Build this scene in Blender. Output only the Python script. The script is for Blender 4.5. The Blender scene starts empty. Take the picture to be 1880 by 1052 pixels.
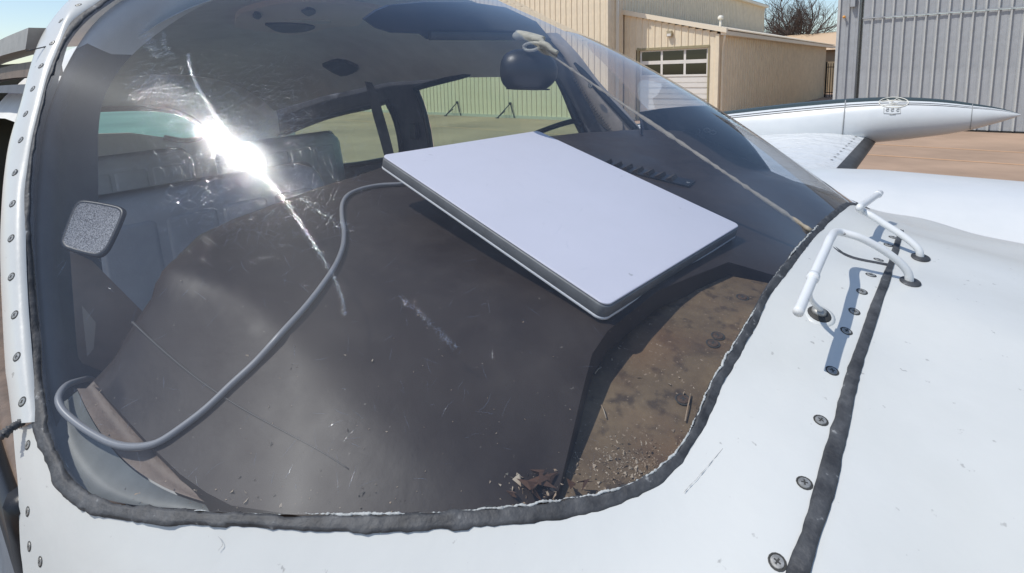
import bpy, math, random
import numpy as np
from mathutils import Matrix, Vector
from mathutils.geometry import delaunay_2d_cdt

random.seed(7); rng = np.random.default_rng(7)
scene = bpy.context.scene
COL = scene.collection

# ------------------------------------------------------------------ camera, sky, sun
F_PX, CX, CY, IW, IH = 973.0, 940.0, 270.0, 1880.0, 1052.0
CAM_H = 1.85

def cam_axes(tan_pitch, roll_deg):
    th = math.atan(tan_pitch); r = math.radians(roll_deg)
    up = np.array([-math.sin(r)*math.cos(th), -math.cos(r)*math.cos(th), -math.sin(th)])
    z = np.array([0, 0, 1.0]); y = z-up*(z@up); y /= np.linalg.norm(y)
    x = np.cross(y, up); x *= np.sign(x[0])
    return np.array([x, y, up])
R_W = cam_axes(.137, 1.4)          # world axes seen by the lens
R_A = cam_axes(.158, 2.0)          # axes of the parked airplane (it sits about a degree nose up)
PHI = math.radians(42.0)
A_AX = np.array([[math.cos(PHI), -math.sin(PHI), 0], [math.sin(PHI), math.cos(PHI), 0], [0, 0, 1.0]])
A2W = R_W @ R_A.T @ A_AX.T         # airplane frame (forward, left, up) to world
EYE = np.array([0, 0, CAM_H])

cam_data = bpy.data.cameras.new('camera')
cam = bpy.data.objects.new('camera', cam_data); COL.objects.link(cam)
m = Matrix.Identity(4)
for i in range(3):
    m[i][0] = R_W[i, 0]; m[i][1] = -R_W[i, 1]; m[i][2] = -R_W[i, 2]; m[i][3] = EYE[i]
cam.matrix_world = m
cam_data.sensor_width = 36.0; cam_data.lens = F_PX/IW*36.0
cam_data.shift_y = -(IH/2-CY)/IW
cam_data.clip_start = 0.02; cam_data.clip_end = 2000.0
scene.camera = cam

SUN_A = np.array([-.305, -.402, .863]); SUN_A /= np.linalg.norm(SUN_A)
SUN_W = A2W @ SUN_A
sun_el = math.asin(SUN_W[2]); sun_az = math.atan2(SUN_W[0], SUN_W[1])
world = bpy.data.worlds.new('World'); scene.world = world; world.use_nodes = True
wn = world.node_tree.nodes; wl = world.node_tree.links
sky = wn.new('ShaderNodeTexSky'); sky.sky_type = 'NISHITA'; sky.sun_disc = False
sky.sun_elevation = sun_el; sky.sun_rotation = sun_az % (2*math.pi)
sky.air_density = 1.0; sky.dust_density = .5; sky.ozone_density = 1.5
wl.new(sky.outputs[0], wn['Background'].inputs[0]); wn['Background'].inputs[1].default_value = 0.145
sun_d = bpy.data.lights.new('sun', 'SUN'); sun_d.energy = 3.3; sun_d.angle = math.radians(0.53); sun_d.color = (1.0, .955, .88)
sun_o = bpy.data.objects.new('sun', sun_d); COL.objects.link(sun_o)
sun_o.rotation_euler = Vector(-SUN_W).to_track_quat('-Z', 'Y').to_euler()
sun_o.location = (0, 0, 30)
scene.view_settings.view_transform = 'Standard'; scene.view_settings.look = 'None'
scene.view_settings.exposure = 0.0; scene.view_settings.gamma = 1.0
scene.view_settings.use_curve_mapping = False
scene.cycles.max_bounces = 14; scene.cycles.diffuse_bounces = 8; scene.cycles.transparent_max_bounces = 16
scene.cycles.caustics_reflective = False; scene.cycles.caustics_refractive = False

# ------------------------------------------------------------------ geometry helpers
def A(P): return np.asarray(P, float) @ A2W.T + EYE           # airplane frame -> world
def rayA(u, v): return A_AX @ (R_A @ np.array([(u-CX)/F_PX, (v-CY)/F_PX, 1.0]))
def rayW(u, v): return R_W @ np.array([(u-CX)/F_PX, (v-CY)/F_PX, 1.0])
def on_plane(u, v, n, p):                                     # airplane frame
    q = rayA(u, v); n = np.asarray(n, float); return q*((n @ np.asarray(p, float))/(n @ q))
from mathutils.bvhtree import BVHTree
def cast(o, u, v):
    """where the sight line meets an object built earlier (airplane frame): point and normal"""
    if o.name not in BV: BV[o.name] = BVHTree.FromPolygons([WM[o.name] @ x.co for x in o.data.vertices], [tuple(p.vertices) for p in o.data.polygons])
    d = rayW(u, v); loc, n, _, _ = BV[o.name].ray_cast(Vector(EYE), Vector(d))
    if loc is None: return None, None
    n = np.array(n); n = -n if n @ d > 0 else n
    return (np.array(loc)-EYE) @ A2W, n @ A2W
BV = {}
def nrm(v): v = np.asarray(v, float); return v/np.linalg.norm(v)

def spline(P, n, closed=False):
    P = np.asarray(P, float)
    seg = np.linalg.norm(np.diff(P, axis=0), axis=1); t = np.concatenate([[0], np.cumsum(seg)])
    tt = np.linspace(0, t[-1], n); out = []
    m_ = np.zeros_like(P)
    for i in range(len(P)):
        a, b = max(i-1, 0), min(i+1, len(P)-1); m_[i] = (P[b]-P[a])/max(t[b]-t[a], 1e-9)
    idx = np.clip(np.searchsorted(t, tt, side='right')-1, 0, len(P)-2)
    for x, i in zip(tt, idx):
        h = max(t[i+1]-t[i], 1e-9); s = (x-t[i])/h
        out.append((2*s**3-3*s*s+1)*P[i]+(s**3-2*s*s+s)*h*m_[i]+(-2*s**3+3*s*s)*P[i+1]+(s**3-s*s)*h*m_[i+1])
    return np.array(out)

WM = {}
def setw(o, M): WM[o.name] = M.copy()
def link(o): COL.objects.link(o); return o
def thing(name, label, cat, base, group=None, rot=None):
    o = link(bpy.data.objects.new(name, None)); o.empty_display_size = .2
    M = (rot.to_4x4() if rot is not None else Matrix.Identity(4)); M.translation = Vector(base)
    o.matrix_basis = M; setw(o, M)
    o['label'] = label; o['category'] = cat
    if group: o['group'] = group
    return o
def mk(name, V, Fc, mats, parent=None, smooth=True, mi=None, label=None, cat=None, group=None, kind=None, uv=None):
    """one mesh object from world-space vertices"""
    V = np.asarray(V, float)
    if parent is None:
        M = Matrix.Translation(Vector((V[:, 0].mean(), V[:, 1].mean(), V[:, 2].min())))
    else:
        M = WM[parent.name]
    Mi = np.array(M.inverted()); L = V @ Mi[:3, :3].T + Mi[:3, 3]
    me = bpy.data.meshes.new(name); me.from_pydata([tuple(x) for x in L], [], [tuple(int(i) for i in f) for f in Fc])
    if not isinstance(mats, (list, tuple)): mats = [mats]
    for x in mats: me.materials.append(x)
    if mi is not None: me.polygons.foreach_set('material_index', np.asarray(mi, np.int32))
    me.polygons.foreach_set('use_smooth', [smooth]*len(me.polygons))
    if uv is not None:
        ul = me.uv_layers.new(name='UVMap')
        li = np.zeros(len(me.loops), np.int32); me.loops.foreach_get('vertex_index', li)
        ul.data.foreach_set('uv', np.asarray(uv, np.float32)[li].ravel())
    me.update()
    o = link(bpy.data.objects.new(name, me))
    if parent is None: o.matrix_basis = M
    else: o.parent = parent
    setw(o, M)
    if label: o['label'] = label
    if cat: o['category'] = cat
    if group: o['group'] = group
    if kind: o['kind'] = kind
    return o
def inst(name, me, Mw, parent):
    o = link(bpy.data.objects.new(name, me)); o.parent = parent
    o.matrix_basis = WM[parent.name].inverted() @ Mw; setw(o, Mw); return o
def raw_mesh(name, V, Fc, mats, mi=None, smooth=False):
    me = bpy.data.meshes.new(name); me.from_pydata([tuple(x) for x in V], [], [tuple(int(i) for i in f) for f in Fc])
    for x in (mats if isinstance(mats, (list, tuple)) else [mats]): me.materials.append(x)
    if mi is not None: me.polygons.foreach_set('material_index', np.asarray(mi, np.int32))
    me.polygons.foreach_set('use_smooth', [smooth]*len(me.polygons)); me.update(); return me

class MB:
    def __init__(s): s.V = []; s.F = []; s.m = []
    def add(s, V, Fc, m=0):
        k = len(s.V); s.V += [tuple(x) for x in V]
        for i, f in enumerate(Fc): s.F.append([k+j for j in f]); s.m.append(m if not hasattr(m, '__len__') else m[i])
    def obj(s, name, mats, parent=None, **kw): return mk(name, np.array(s.V), s.F, mats, parent, mi=s.m, **kw)

def grid(rows, wrap=False):
    """rows: array n x m x 3 -> verts, quads"""
    rows = np.asarray(rows); n, m_ = rows.shape[:2]; Fc = []
    for i in range(n-1):
        for j in range(m_ if wrap else m_-1):
            j2 = (j+1) % m_; Fc.append([i*m_+j, i*m_+j2, (i+1)*m_+j2, (i+1)*m_+j])
    return rows.reshape(-1, 3), Fc
def tube(P, r, n=10, cap=True):
    P = np.asarray(P, float); r = np.broadcast_to(np.asarray(r, float), (len(P),))
    T = np.gradient(P, axis=0); T /= np.linalg.norm(T, axis=1)[:, None]+1e-12
    u = np.cross(T[0], [0.3, 0.2, 1.0]); u /= np.linalg.norm(u); rows = []
    for p, t, rr in zip(P, T, r):
        u = u-t*(u @ t); u /= np.linalg.norm(u); w = np.cross(t, u)
        a = np.linspace(0, 2*math.pi, n, endpoint=False)
        rows.append(p+rr*(np.cos(a)[:, None]*u+np.sin(a)[:, None]*w))
    V, Fc = grid(rows, wrap=True)
    if cap: Fc += [list(range(n))[::-1], [len(V)-n+i for i in range(n)]]
    return V, Fc
def loft(loops, cap0=True, cap1=True):
    V, Fc = grid(loops, wrap=True); n = len(loops[0])
    if cap0: Fc.append(list(range(n))[::-1])
    if cap1: Fc.append([len(V)-n+i for i in range(n)])
    return V, Fc
def box(c, ex, ey, ez):
    """centre and three half-axis vectors"""
    c = np.asarray(c, float); ex, ey, ez = (np.asarray(x, float) for x in (ex, ey, ez))
    V = [c+sx*ex+sy*ey+sz*ez for sz in (-1, 1) for sy in (-1, 1) for sx in (-1, 1)]
    return V, [[0, 2, 3, 1], [4, 5, 7, 6], [0, 1, 5, 4], [2, 6, 7, 3], [0, 4, 6, 2], [1, 3, 7, 5]]
def rrect(hx, hy, r, n=6):
    out = []
    for cx, cy, a0 in ((hx-r, hy-r, 0), (-hx+r, hy-r, 90), (-hx+r, -hy+r, 180), (hx-r, -hy+r, 270)):
        for k in range(n+1):
            a = math.radians(a0+90*k/n); out.append((cx+r*math.cos(a), cy+r*math.sin(a)))
    return np.array(out)
def rbox(c, ex, ey, ez, r=.2):
    """box with chamfered rounded edges; axes are half vectors, r a share of the smallest"""
    c = np.asarray(c, float); ex, ey, ez = (np.asarray(x, float) for x in (ex, ey, ez))
    lx, ly, lz = (np.linalg.norm(x) for x in (ex, ey, ez)); rr = r*min(lx, ly, lz)
    ux, uy, uz = ex/lx, ey/ly, ez/lz; loops = []
    for k in range(5):
        a = math.pi/2*k/4; ins = rr*(1-math.sin(a)); h = -lz+rr*(1-math.cos(a))
        q = rrect(lx-ins, ly-ins, max(rr, 1e-5), 4); loops.append([c+x*ux+y*uy+h*uz for x, y in q])
    for k in range(5):
        a = math.pi/2*(1-k/4); ins = rr*(1-math.sin(a)); h = lz-rr*(1-math.cos(a))
        q = rrect(lx-ins, ly-ins, max(rr, 1e-5), 4); loops.append([c+x*ux+y*uy+h*uz for x, y in q])
    return loft(loops)
def cdt(poly, holes, step, jitter=0.0):
    """triangulate a 2-D polygon with holes and an interior grid; returns verts 2-D, tris"""
    poly = [tuple(p) for p in poly]; V = list(poly); E = [(i, (i+1) % len(poly)) for i in range(len(poly))]
    def inside(p, Q):
        x, y = p; c = False; n = len(Q)
        for i in range(n):
            x1, y1 = Q[i]; x2, y2 = Q[(i+1) % n]
            if (y1 > y) != (y2 > y) and x < (x2-x1)*(y-y1)/(y2-y1)+x1: c = not c
        return c
    for h in holes:
        k = len(V); V += [tuple(p) for p in h]; E += [(k+i, k+(i+1) % len(h)) for i in range(len(h))]
    P = np.array(poly); lo, hi = P.min(0), P.max(0)
    for x in np.arange(lo[0]+step/2, hi[0], step):
        for y in np.arange(lo[1]+step/2, hi[1], step):
            p = (x, y)
            if inside(p, poly) and not any(inside(p, h) for h in holes): V.append(p)
    r = delaunay_2d_cdt([Vector(v) for v in V], E, [], 0, 1e-6)
    v2 = [tuple(v) for v in r[0]]; T = []
    for f in r[2]:
        c = np.mean([v2[i] for i in f], axis=0)
        if inside(c, poly) and not any(inside(c, h) for h in holes): T.append(list(f))
    return np.array(v2), T

class Polar:
    """surface r(a, b) about a lengthwise axis of the airplane, from a grid of b-spline weights"""
    def __init__(s, c, z0, A0, A1, NA, B1, NB):
        s.c = np.array(c)/1e4; s.z0, s.A0, s.NA, s.NB = z0, A0, NA, NB; s.da = (A1-A0)/(NA-1); s.db = math.radians(B1)/(NB-1)
    def r(s, a, b):
        a = np.atleast_1d(a).astype(float); b = np.abs(np.atleast_1d(b).astype(float))
        fa = np.clip((a-s.A0)/s.da, 0, s.NA-1.001); fb = np.clip(b/s.db, 0, s.NB-1.001)
        ia = fa.astype(int); ib = fb.astype(int)
        bs = lambda x: np.stack([(1-x)**3/6, (3*x**3-6*x*x+4)/6, (-3*x**3+3*x*x+3*x+1)/6, x**3/6], -1)
        wa, wb = bs(fa-ia), bs(fb-ib); out = np.zeros(len(fa))
        for i in range(4):
            for j in range(4):
                aa = np.clip(ia+i-1, 0, s.NA-1); bb = np.clip(np.abs(ib+j-1), 0, s.NB-1)
                out += s.c[aa*s.NB+bb]*wa[:, i]*wb[:, j]
        return out
    def pt(s, a, sb):
        a = np.atleast_1d(a).astype(float); sb = np.atleast_1d(sb).astype(float); r = s.r(a, sb)
        return np.stack([a, LC+r*np.sin(sb), s.z0+r*np.cos(sb)], -1)
    def par(s, P):
        P = np.atleast_2d(P); return np.stack([P[:, 0], np.arctan2(P[:, 1]-LC, P[:, 2]-s.z0)], -1)
    def F(s, P):
        q = P[:, 1]-LC; w = P[:, 2]-s.z0; return s.r(P[:, 0], np.arctan2(q, w))-np.sqrt(q*q+w*w)
    def hit(s, u, v, lo=.2, hi=1.6):
        q = rayA(u, v); t = np.linspace(lo, hi, 1400); g = s.F(q[None]*t[:, None])
        i = np.where((g[:-1] < 0) & (g[1:] >= 0))[0]
        if len(i) == 0: return None
        i = i[0]; w = g[i]/(g[i]-g[i+1]); return q*(t[i]+w*(t[i+1]-t[i]))
    def batch(s, UV, lo=.25, hi=1.0, n=170):
        UV = np.asarray(UV, float); Q = np.stack([(UV[:, 0]-CX)/F_PX, (UV[:, 1]-CY)/F_PX, np.ones(len(UV))], -1) @ R_A.T @ A_AX.T
        out = np.full(len(Q), np.nan); prev = None; ts = np.linspace(lo, hi, n)
        for x in ts:
            g = s.F(Q*x)
            if prev is not None:
                m_ = (prev < 0) & (g >= 0) & np.isnan(out); out[m_] = x-(ts[1]-ts[0])*g[m_]/(g[m_]-prev[m_])
            prev = g
        P = Q*out[:, None]; e = 1e-4; N_ = -np.stack([s.F(P+e*v)-s.F(P-e*v) for v in np.eye(3)], -1)
        return P, N_/np.linalg.norm(N_, axis=1)[:, None]
    def normal(s, P):
        e = 1e-4; n = -np.array([(s.F((P+e*v)[None])[0]-s.F((P-e*v)[None])[0]) for v in np.eye(3)]); return nrm(n)
class PolyPolar(Polar):
    """the windshield: a smooth polynomial dome about a lengthwise axis"""
    def __init__(s, k, n, z0): s.k = np.array(k); s.n = n; s.z0 = z0
    def r(s, a, b):
        x = (np.atleast_1d(a).astype(float)+.45)/.45; y = (np.atleast_1d(b).astype(float)/1.2)**2
        return sum(s.k[i*s.n+j]*x**i*y**j for i in range(len(s.k)//s.n) for j in range(s.n))
LC = .66
GLASS = PolyPolar([0.403068,0.208771,-0.099014,0.019499,0.032567,-0.228714,-0.053748,0.049057,0.018400,0.006422,-0.077124,0.077526,0.013166,0.002291,0.001005,-0.024385,-0.054175,-0.019899,-0.005732,-0.001696,-0.002724,0.002694,0.001430,0.000260,-0.000005], 5, -.40)
SKIN = Polar([9942,9940,9934,9921,9897,9859,9800,9715,9599,9451,9274,9072,8854,8627,8400,8177,7961,7753,7555,7366,7184,7008,6836,9667,9667,9667,9665,9656,9634,9592,9523,9421,9283,9110,8910,8692,8467,8242,8023,7813,7612,7420,7236,7060,6888,6720,9386,9388,9395,9404,9411,9407,9385,9334,9248,9120,8951,8750,8531,8306,8084,7869,7665,7471,7285,7108,6938,6771,6607,9094,9098,9112,9134,9158,9175,9176,9149,9082,8966,8799,8593,8369,8143,7924,7716,7518,7332,7154,6984,6820,6660,6501,8788,8793,8815,8851,8894,8935,8964,8965,8924,8824,8658,8440,8206,7979,7765,7564,7375,7198,7028,6866,6709,6556,6404,8464,8470,8501,8551,8614,8681,8741,8778,8771,8696,8531,8291,8044,7817,7609,7418,7240,7071,6911,6757,6609,6462,6317,8122,8130,8169,8232,8314,8407,8500,8577,8614,8576,8418,8147,7888,7664,7465,7285,7116,6957,6805,6660,6519,6381,6244,7765,7775,7820,7895,7993,8107,8229,8346,8434,8453,8337,8039,7759,7534,7341,7169,7009,6858,6714,6577,6444,6314,6184,7397,7408,7460,7544,7652,7779,7921,8069,8198,8269,8221,7962,7674,7436,7242,7075,6921,6776,6638,6509,6384,6261,6138,7029,7041,7099,7189,7300,7427,7576,7742,7893,7972,7947,7790,7566,7348,7161,6998,6850,6711,6580,6457,6339,6222,6106,6671,6687,6753,6848,6954,7068,7208,7389,7579,7684,7682,7591,7429,7250,7082,6930,6790,6660,6536,6419,6307,6196,6087,6342,6362,6441,6543,6638,6723,6836,7027,7276,7417,7433,7377,7267,7132,6994,6861,6734,6614,6500,6390,6284,6180,6077,6063,6093,6187,6291,6374,6426,6495,6678,6978,7139,7179,7158,7094,7001,6896,6786,6677,6570,6466,6364,6266,6169,6074,5870,5927,6022,6070,6159,6214,6303,6516,6772,6894,6948,6957,6927,6868,6792,6707,6616,6523,6431,6340,6250,6161,6074,5779,5873,5945,5874,5988,6095,6293,6595,6727,6753,6776,6787,6774,6739,6687,6623,6550,6472,6393,6313,6232,6153,6074,5746,5799,5846,5818,5923,6055,6209,6373,6498,6569,6611,6631,6632,6615,6581,6535,6478,6416,6349,6281,6212,6142,6073,5703,5724,5763,5800,5910,6056,6181,6256,6340,6412,6461,6490,6501,6496,6476,6445,6403,6354,6301,6245,6187,6128,6069,5640,5651,5694,5759,5867,5996,6100,6163,6224,6282,6329,6361,6379,6383,6374,6355,6326,6290,6249,6205,6158,6110,6062,5563,5574,5620,5693,5792,5901,5993,6058,6114,6165,6208,6242,6264,6275,6275,6266,6248,6224,6195,6162,6126,6088,6050,5479,5491,5538,5611,5701,5795,5878,5945,6001,6051,6094,6129,6155,6172,6180,6179,6171,6157,6139,6116,6090,6062,6033,5398,5410,5456,5524,5605,5688,5764,5830,5887,5937,5981,6018,6049,6071,6086,6093,6094,6090,6081,6067,6050,6032,6011,5329,5339,5379,5438,5508,5582,5652,5716,5773,5824,5869,5909,5944,5972,5993,6009,6018,6022,6021,6015,6007,5996,5984,5265,5272,5304,5354,5413,5478,5541,5602,5658,5710,5757,5800,5838,5872,5900,5923,5941,5952,5958,5959,5958,5955,5951,5199,5204,5229,5269,5319,5374,5432,5488,5543,5594,5643,5689,5731,5769,5804,5834,5859,5877,5889,5897,5903,5907,5911,5127,5131,5150,5181,5222,5269,5320,5373,5425,5477,5527,5575,5620,5663,5703,5739,5770,5795,5813,5829,5841,5853,5864,5046,5049,5062,5087,5120,5160,5206,5254,5305,5356,5407,5457,5506,5552,5596,5637,5673,5704,5730,5752,5772,5791,5809,4954,4955,4965,4983,5010,5044,5085,5131,5180,5231,5283,5335,5386,5436,5484,5529,5570,5607,5640,5669,5696,5722,5747,4847,4848,4853,4866,4889,4919,4957,5001,5049,5100,5153,5207,5261,5315,5366,5416,5462,5505,5544,5580,5613,5645,5677,4723,4722,4725,4735,4755,4783,4819,4862,4910,4963,5018,5074,5131,5188,5244,5298,5349,5397,5442,5484,5524,5562,5600,4574,4574,4576,4587,4606,4635,4671,4715,4765,4819,4876,4936,4996,5057,5117,5175,5231,5284,5335,5383,5428,5473,5516,4404,4404,4409,4422,4444,4474,4513,4559,4611,4668,4729,4792,4856,4920,4985,5048,5108,5167,5223,5276,5327,5377,5426,4217,4218,4227,4243,4269,4303,4345,4395,4450,4511,4575,4642,4710,4779,4848,4916,4981,5045,5106,5164,5220,5275,5329,4018,4020,4032,4053,4083,4122,4169,4223,4283,4348,4417,4488,4560,4634,4707,4780,4850,4919,4984,5047,5108,5167,5225,3810,3813,3828,3854,3889,3934,3986,4045,4110,4180,4253,4329,4406,4484,4562,4639,4715,4788,4858,4926,4990,5053,5116,3597,3600,3619,3649,3690,3740,3798,3863,3933,4008,4086,4166,4248,4330,4413,4495,4575,4653,4728,4799,4867,4934,5000,3379,3384,3406,3441,3488,3544,3607,3677,3753,3832,3915,4000,4086,4173,4260,4346,4431,4513,4592,4667,4738,4808,4878,3163,3169,3194,3234,3285,3346,3415,3490,3570,3654,3742,3831,3922,4013,4104,4194,4282,4368,4450,4529,4604,4677,4750,2952,2959,2986,3029,3084,3149,3222,3302,3387,3475,3567,3661,3756,3851,3946,4039,4131,4219,4305,4386,4465,4541,4617,2750,2757,2784,2828,2885,2953,3030,3114,3203,3296,3392,3490,3588,3687,3786,3882,3977,4068,4156,4241,4322,4402,4480,2552,2558,2585,2630,2689,2759,2839,2926,3019,3116,3216,3317,3420,3523,3624,3724,3821,3916,4006,4094,4178,4260,4340,2355,2361,2388,2433,2493,2566,2648,2738,2835,2935,3039,3145,3251,3357,3462,3565,3666,3763,3856,3946,4033,4116,4199], -.80, -.9, 1.5, 41, 110, 23)
def hits(S, px):
    out = [S.hit(u, v) for u, v in px]; return np.array([p for p in out if p is not None])
def mirror(P): Q = np.array(P, float).copy(); Q[..., 1] = 2*LC-Q[..., 1]; return Q

# ------------------------------------------------------------------ materials
def mat(name, color, rough=.5, metal=0., spec=.5, var=0., var_scale=30., var_col=None, bump=0., bump_scale=200., bump_dist=.001, rough_var=0., coat=0., detail=4.):
    m_ = bpy.data.materials.new(name); m_.use_nodes = True; nt = m_.node_tree; N = nt.nodes; L = nt.links; b = N['Principled BSDF']
    b.inputs['Base Color'].default_value = (*color, 1); b.inputs['Roughness'].default_value = rough
    b.inputs['Metallic'].default_value = metal; b.inputs['Specular IOR Level'].default_value = spec
    if coat: b.inputs['Coat Weight'].default_value = coat; b.inputs['Coat Roughness'].default_value = .08
    tc = N.new('ShaderNodeTexCoord')
    if var or rough_var:
        n = N.new('ShaderNodeTexNoise'); n.inputs['Scale'].default_value = var_scale; n.inputs['Detail'].default_value = detail; n.inputs['Roughness'].default_value = .65
        L.new(tc.outputs['Object'], n.inputs['Vector'])
        rp = N.new('ShaderNodeMapRange'); rp.inputs[1].default_value = .35; rp.inputs[2].default_value = .68; L.new(n.outputs['Fac'], rp.inputs[0])
    if var:
        mx = N.new('ShaderNodeMix'); mx.data_type = 'RGBA'; mx.inputs['A'].default_value = (*color, 1)
        vc = var_col if var_col else tuple(c*(1-var) for c in color); mx.inputs['B'].default_value = (*vc, 1)
        ml = N.new('ShaderNodeMath'); ml.operation = 'MULTIPLY'; ml.inputs[1].default_value = 1.0 if not var_col else var
        L.new(rp.outputs[0], ml.inputs[0]); L.new(ml.outputs[0], mx.inputs['Factor']); L.new(mx.outputs['Result'], b.inputs['Base Color'])
    if rough_var:
        r2 = N.new('ShaderNodeMapRange'); r2.inputs[3].default_value = max(rough-rough_var, .02); r2.inputs[4].default_value = rough+rough_var
        L.new(rp.outputs[0], r2.inputs[0]); L.new(r2.outputs[0], b.inputs['Roughness'])
    if bump:
        n2 = N.new('ShaderNodeTexNoise'); n2.inputs['Scale'].default_value = bump_scale; n2.inputs['Detail'].default_value = 5; L.new(tc.outputs['Object'], n2.inputs['Vector'])
        bp = N.new('ShaderNodeBump'); bp.inputs['Strength'].default_value = bump; bp.inputs['Distance'].default_value = bump_dist
        L.new(n2.outputs['Fac'], bp.inputs['Height']); L.new(bp.outputs[0], b.inputs['Normal'])
    return m_
def mottle(m_, scale, lo, hi, color, fac=1.0, kind='noise'):
    """mix a second colour into a principled material by a thresholded noise (dirt, specks, peeled paint)"""
    nt = m_.node_tree; N = nt.nodes; L = nt.links; b = N['Principled BSDF']; inp = b.inputs['Base Color']
    mx = N.new('ShaderNodeMix'); mx.data_type = 'RGBA'
    if inp.is_linked: L.new(inp.links[0].from_socket, mx.inputs['A'])
    else: mx.inputs['A'].default_value = inp.default_value
    mx.inputs['B'].default_value = (*color, 1)
    tc = N.new('ShaderNodeTexCoord')
    n = N.new('ShaderNodeTexNoise'); n.inputs['Scale'].default_value = scale; n.inputs['Detail'].default_value = 6; L.new(tc.outputs['Object'], n.inputs['Vector'])
    r = N.new('ShaderNodeMapRange'); r.inputs[1].default_value = lo; r.inputs[2].default_value = hi; r.inputs[4].default_value = fac
    L.new(n.outputs['Fac'], r.inputs[0]); L.new(r.outputs[0], mx.inputs['Factor']); L.new(mx.outputs['Result'], inp)
    return m_

M = {}
M['paint'] = mat('white_aircraft_paint', (.635, .648, .628), .34, var=.4, var_scale=7, var_col=(.53, .55, .535), bump=.35, bump_scale=14, bump_dist=.004, spec=.45, rough_var=.06)
M['paint'] = mottle(mottle(M['paint'], 130, .69, .73, (.33, .33, .32), .75), 5, .52, .75, (.55, .56, .53), .55)
M['paint_far'] = mat('white_wing_paint', (.66, .68, .685), .3, var=.5, var_scale=6, var_col=(.58, .61, .62), bump=.3, bump_scale=9, spec=.4)
M['rubber'] = mottle(mat('weathered_black_sealant', (.030, .032, .036), .6, var=.8, var_scale=60, var_col=(.10, .105, .112), bump=1.0, bump_scale=180), 120, .66, .74, (.35, .36, .36), .8)
M['chalk'] = mat('chalky_paint_edge', (.55, .57, .56), .8, var=.4, var_scale=200, bump=.8, bump_scale=400)
M['screw'] = mat('weathered_screw_steel', (.46, .46, .44), .5, metal=.55, var=.5, var_scale=300)
M['screw_dark'] = mat('dark_screw_recess', (.045, .045, .042), .7)  # near-black for screw slots, head rings and the nozzle hole
M['vinyl'] = mottle(mottle(mat('black_glareshield_vinyl', (.029, .021, .018), .50, spec=.3, var=.6, var_scale=10, var_col=(.054, .041, .035), bump=.16, bump_scale=140, rough_var=.09), 34, .52, .78, (.080, .066, .056), .30), 260, .70, .745, (.16, .14, .12), .8)
M['deck'] = mottle(mottle(mottle(mat('dusty_brown_deck', (.100, .066, .040), .75, var=.9, var_scale=22, var_col=(.22, .155, .088), bump=.7, bump_scale=160), 60, .56, .68, (.045, .03, .022), .8), 13, .50, .70, (.20, .105, .05), .5), 300, .64, .72, (.36, .27, .19), .8)
M['tan'] = mat('tan_cabin_leather', (.19, .135, .10), .6, var=.4, var_scale=30, bump=.4, bump_scale=350)
M['grey_lining'] = mat('grey_cabin_lining', (.78, .78, .75), .8, var=.12, var_scale=12, bump=.3, bump_scale=500)
M['pillar'] = mat('dark_blue_grey_trim', (.10, .105, .125), .6, var=.3, var_scale=20, bump=.3, bump_scale=300)
M['seat'] = mat('grey_blue_leather', (.38, .395, .405), .5, var=.2, var_scale=10, bump=.35, bump_scale=250)
M['carpet'] = mat('dark_cabin_carpet', (.16, .14, .12), .95, bump=.6, bump_scale=500)
M['black'] = mat('black_plastic', (.012, .013, .016), .38, bump=.15, bump_scale=500)
M['dish'] = mottle(mat('white_dish_plastic', (.80, .78, .85), .45, spec=.35, var=.5, var_scale=9, var_col=(.72, .71, .77), rough_var=.08), 70, .735, .75, (.4, .4, .42), .8)
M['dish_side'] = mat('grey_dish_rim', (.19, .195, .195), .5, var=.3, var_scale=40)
M['dish_lip'] = mat('pale_dish_lip', (.75, .75, .76), .4)
M['cable'] = mat('grey_cable_jacket', (.27, .27, .275), .38, spec=.6)
M['pad'] = mottle(mat('speckled_hook_pad', (.10, .10, .105), .75, var=1.0, var_scale=1100, var_col=(.58, .58, .60), bump=1.0, bump_scale=1500), 800, .52, .62, (.06, .06, .065), .8)
M['cord'] = mat('yellowed_cord', (.42, .36, .27), .7, var=.6, var_scale=60, var_col=(.2, .17, .14), bump=.8, bump_scale=200)
M['cloth'] = mat('pale_cloth', (.45, .44, .38), .85, var=.3, var_scale=60, bump=.6, bump_scale=300)
M['smoked'] = mat('smoked_visor_plastic', (.02, .028, .05), .15, spec=.5)
M['wing'] = mat('wrinkled_wing_paint', (.66, .68, .685), .22, bump=1.0, bump_scale=6, bump_dist=.03, spec=.5)
M['bar'] = mottle(mat('worn_white_tube_paint', (.74, .76, .76), .35, bump=.15, bump_scale=90), 90, .66, .7, (.2, .2, .2), .9)
M['boot'] = mat('black_deice_boot', (.02, .021, .022), .4, var=.8, var_scale=14, var_col=(.07, .07, .072), bump=.4, bump_scale=40)
M['green'] = mat('dark_green_tank_paint', (.045, .062, .060), .35)
M['stripe_black'] = mat('black_stripe', (.012, .012, .014), .35)
M['concrete'] = mat('tan_concrete', (.46, .32, .225), .9, var=.35, var_scale=.35, bump=.5, bump_scale=40)
M['line'] = mat('faded_yellow_line', (.62, .38, .22), .85, var=.2, var_scale=8)
M['beige'] = mat('beige_wall_metal', (.86, .74, .55), .5, var=.12, var_scale=3)
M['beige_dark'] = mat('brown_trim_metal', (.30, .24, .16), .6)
M['trim_white'] = mat('white_trim_metal', (.80, .77, .68), .45)
M['cream'] = mat('cream_gutter_metal', (.84, .74, .58), .45)
M['greysteel'] = mat('grey_wall_metal', (.40, .42, .44), .5, var=.15, var_scale=5)
M['greyrib'] = mat('pale_rib_metal', (.56, .57, .555), .5, var=.12, var_scale=6)
M['doorwhite'] = mat('white_door_paint', (.80, .76, .70), .5, var=.06, var_scale=4)
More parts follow.
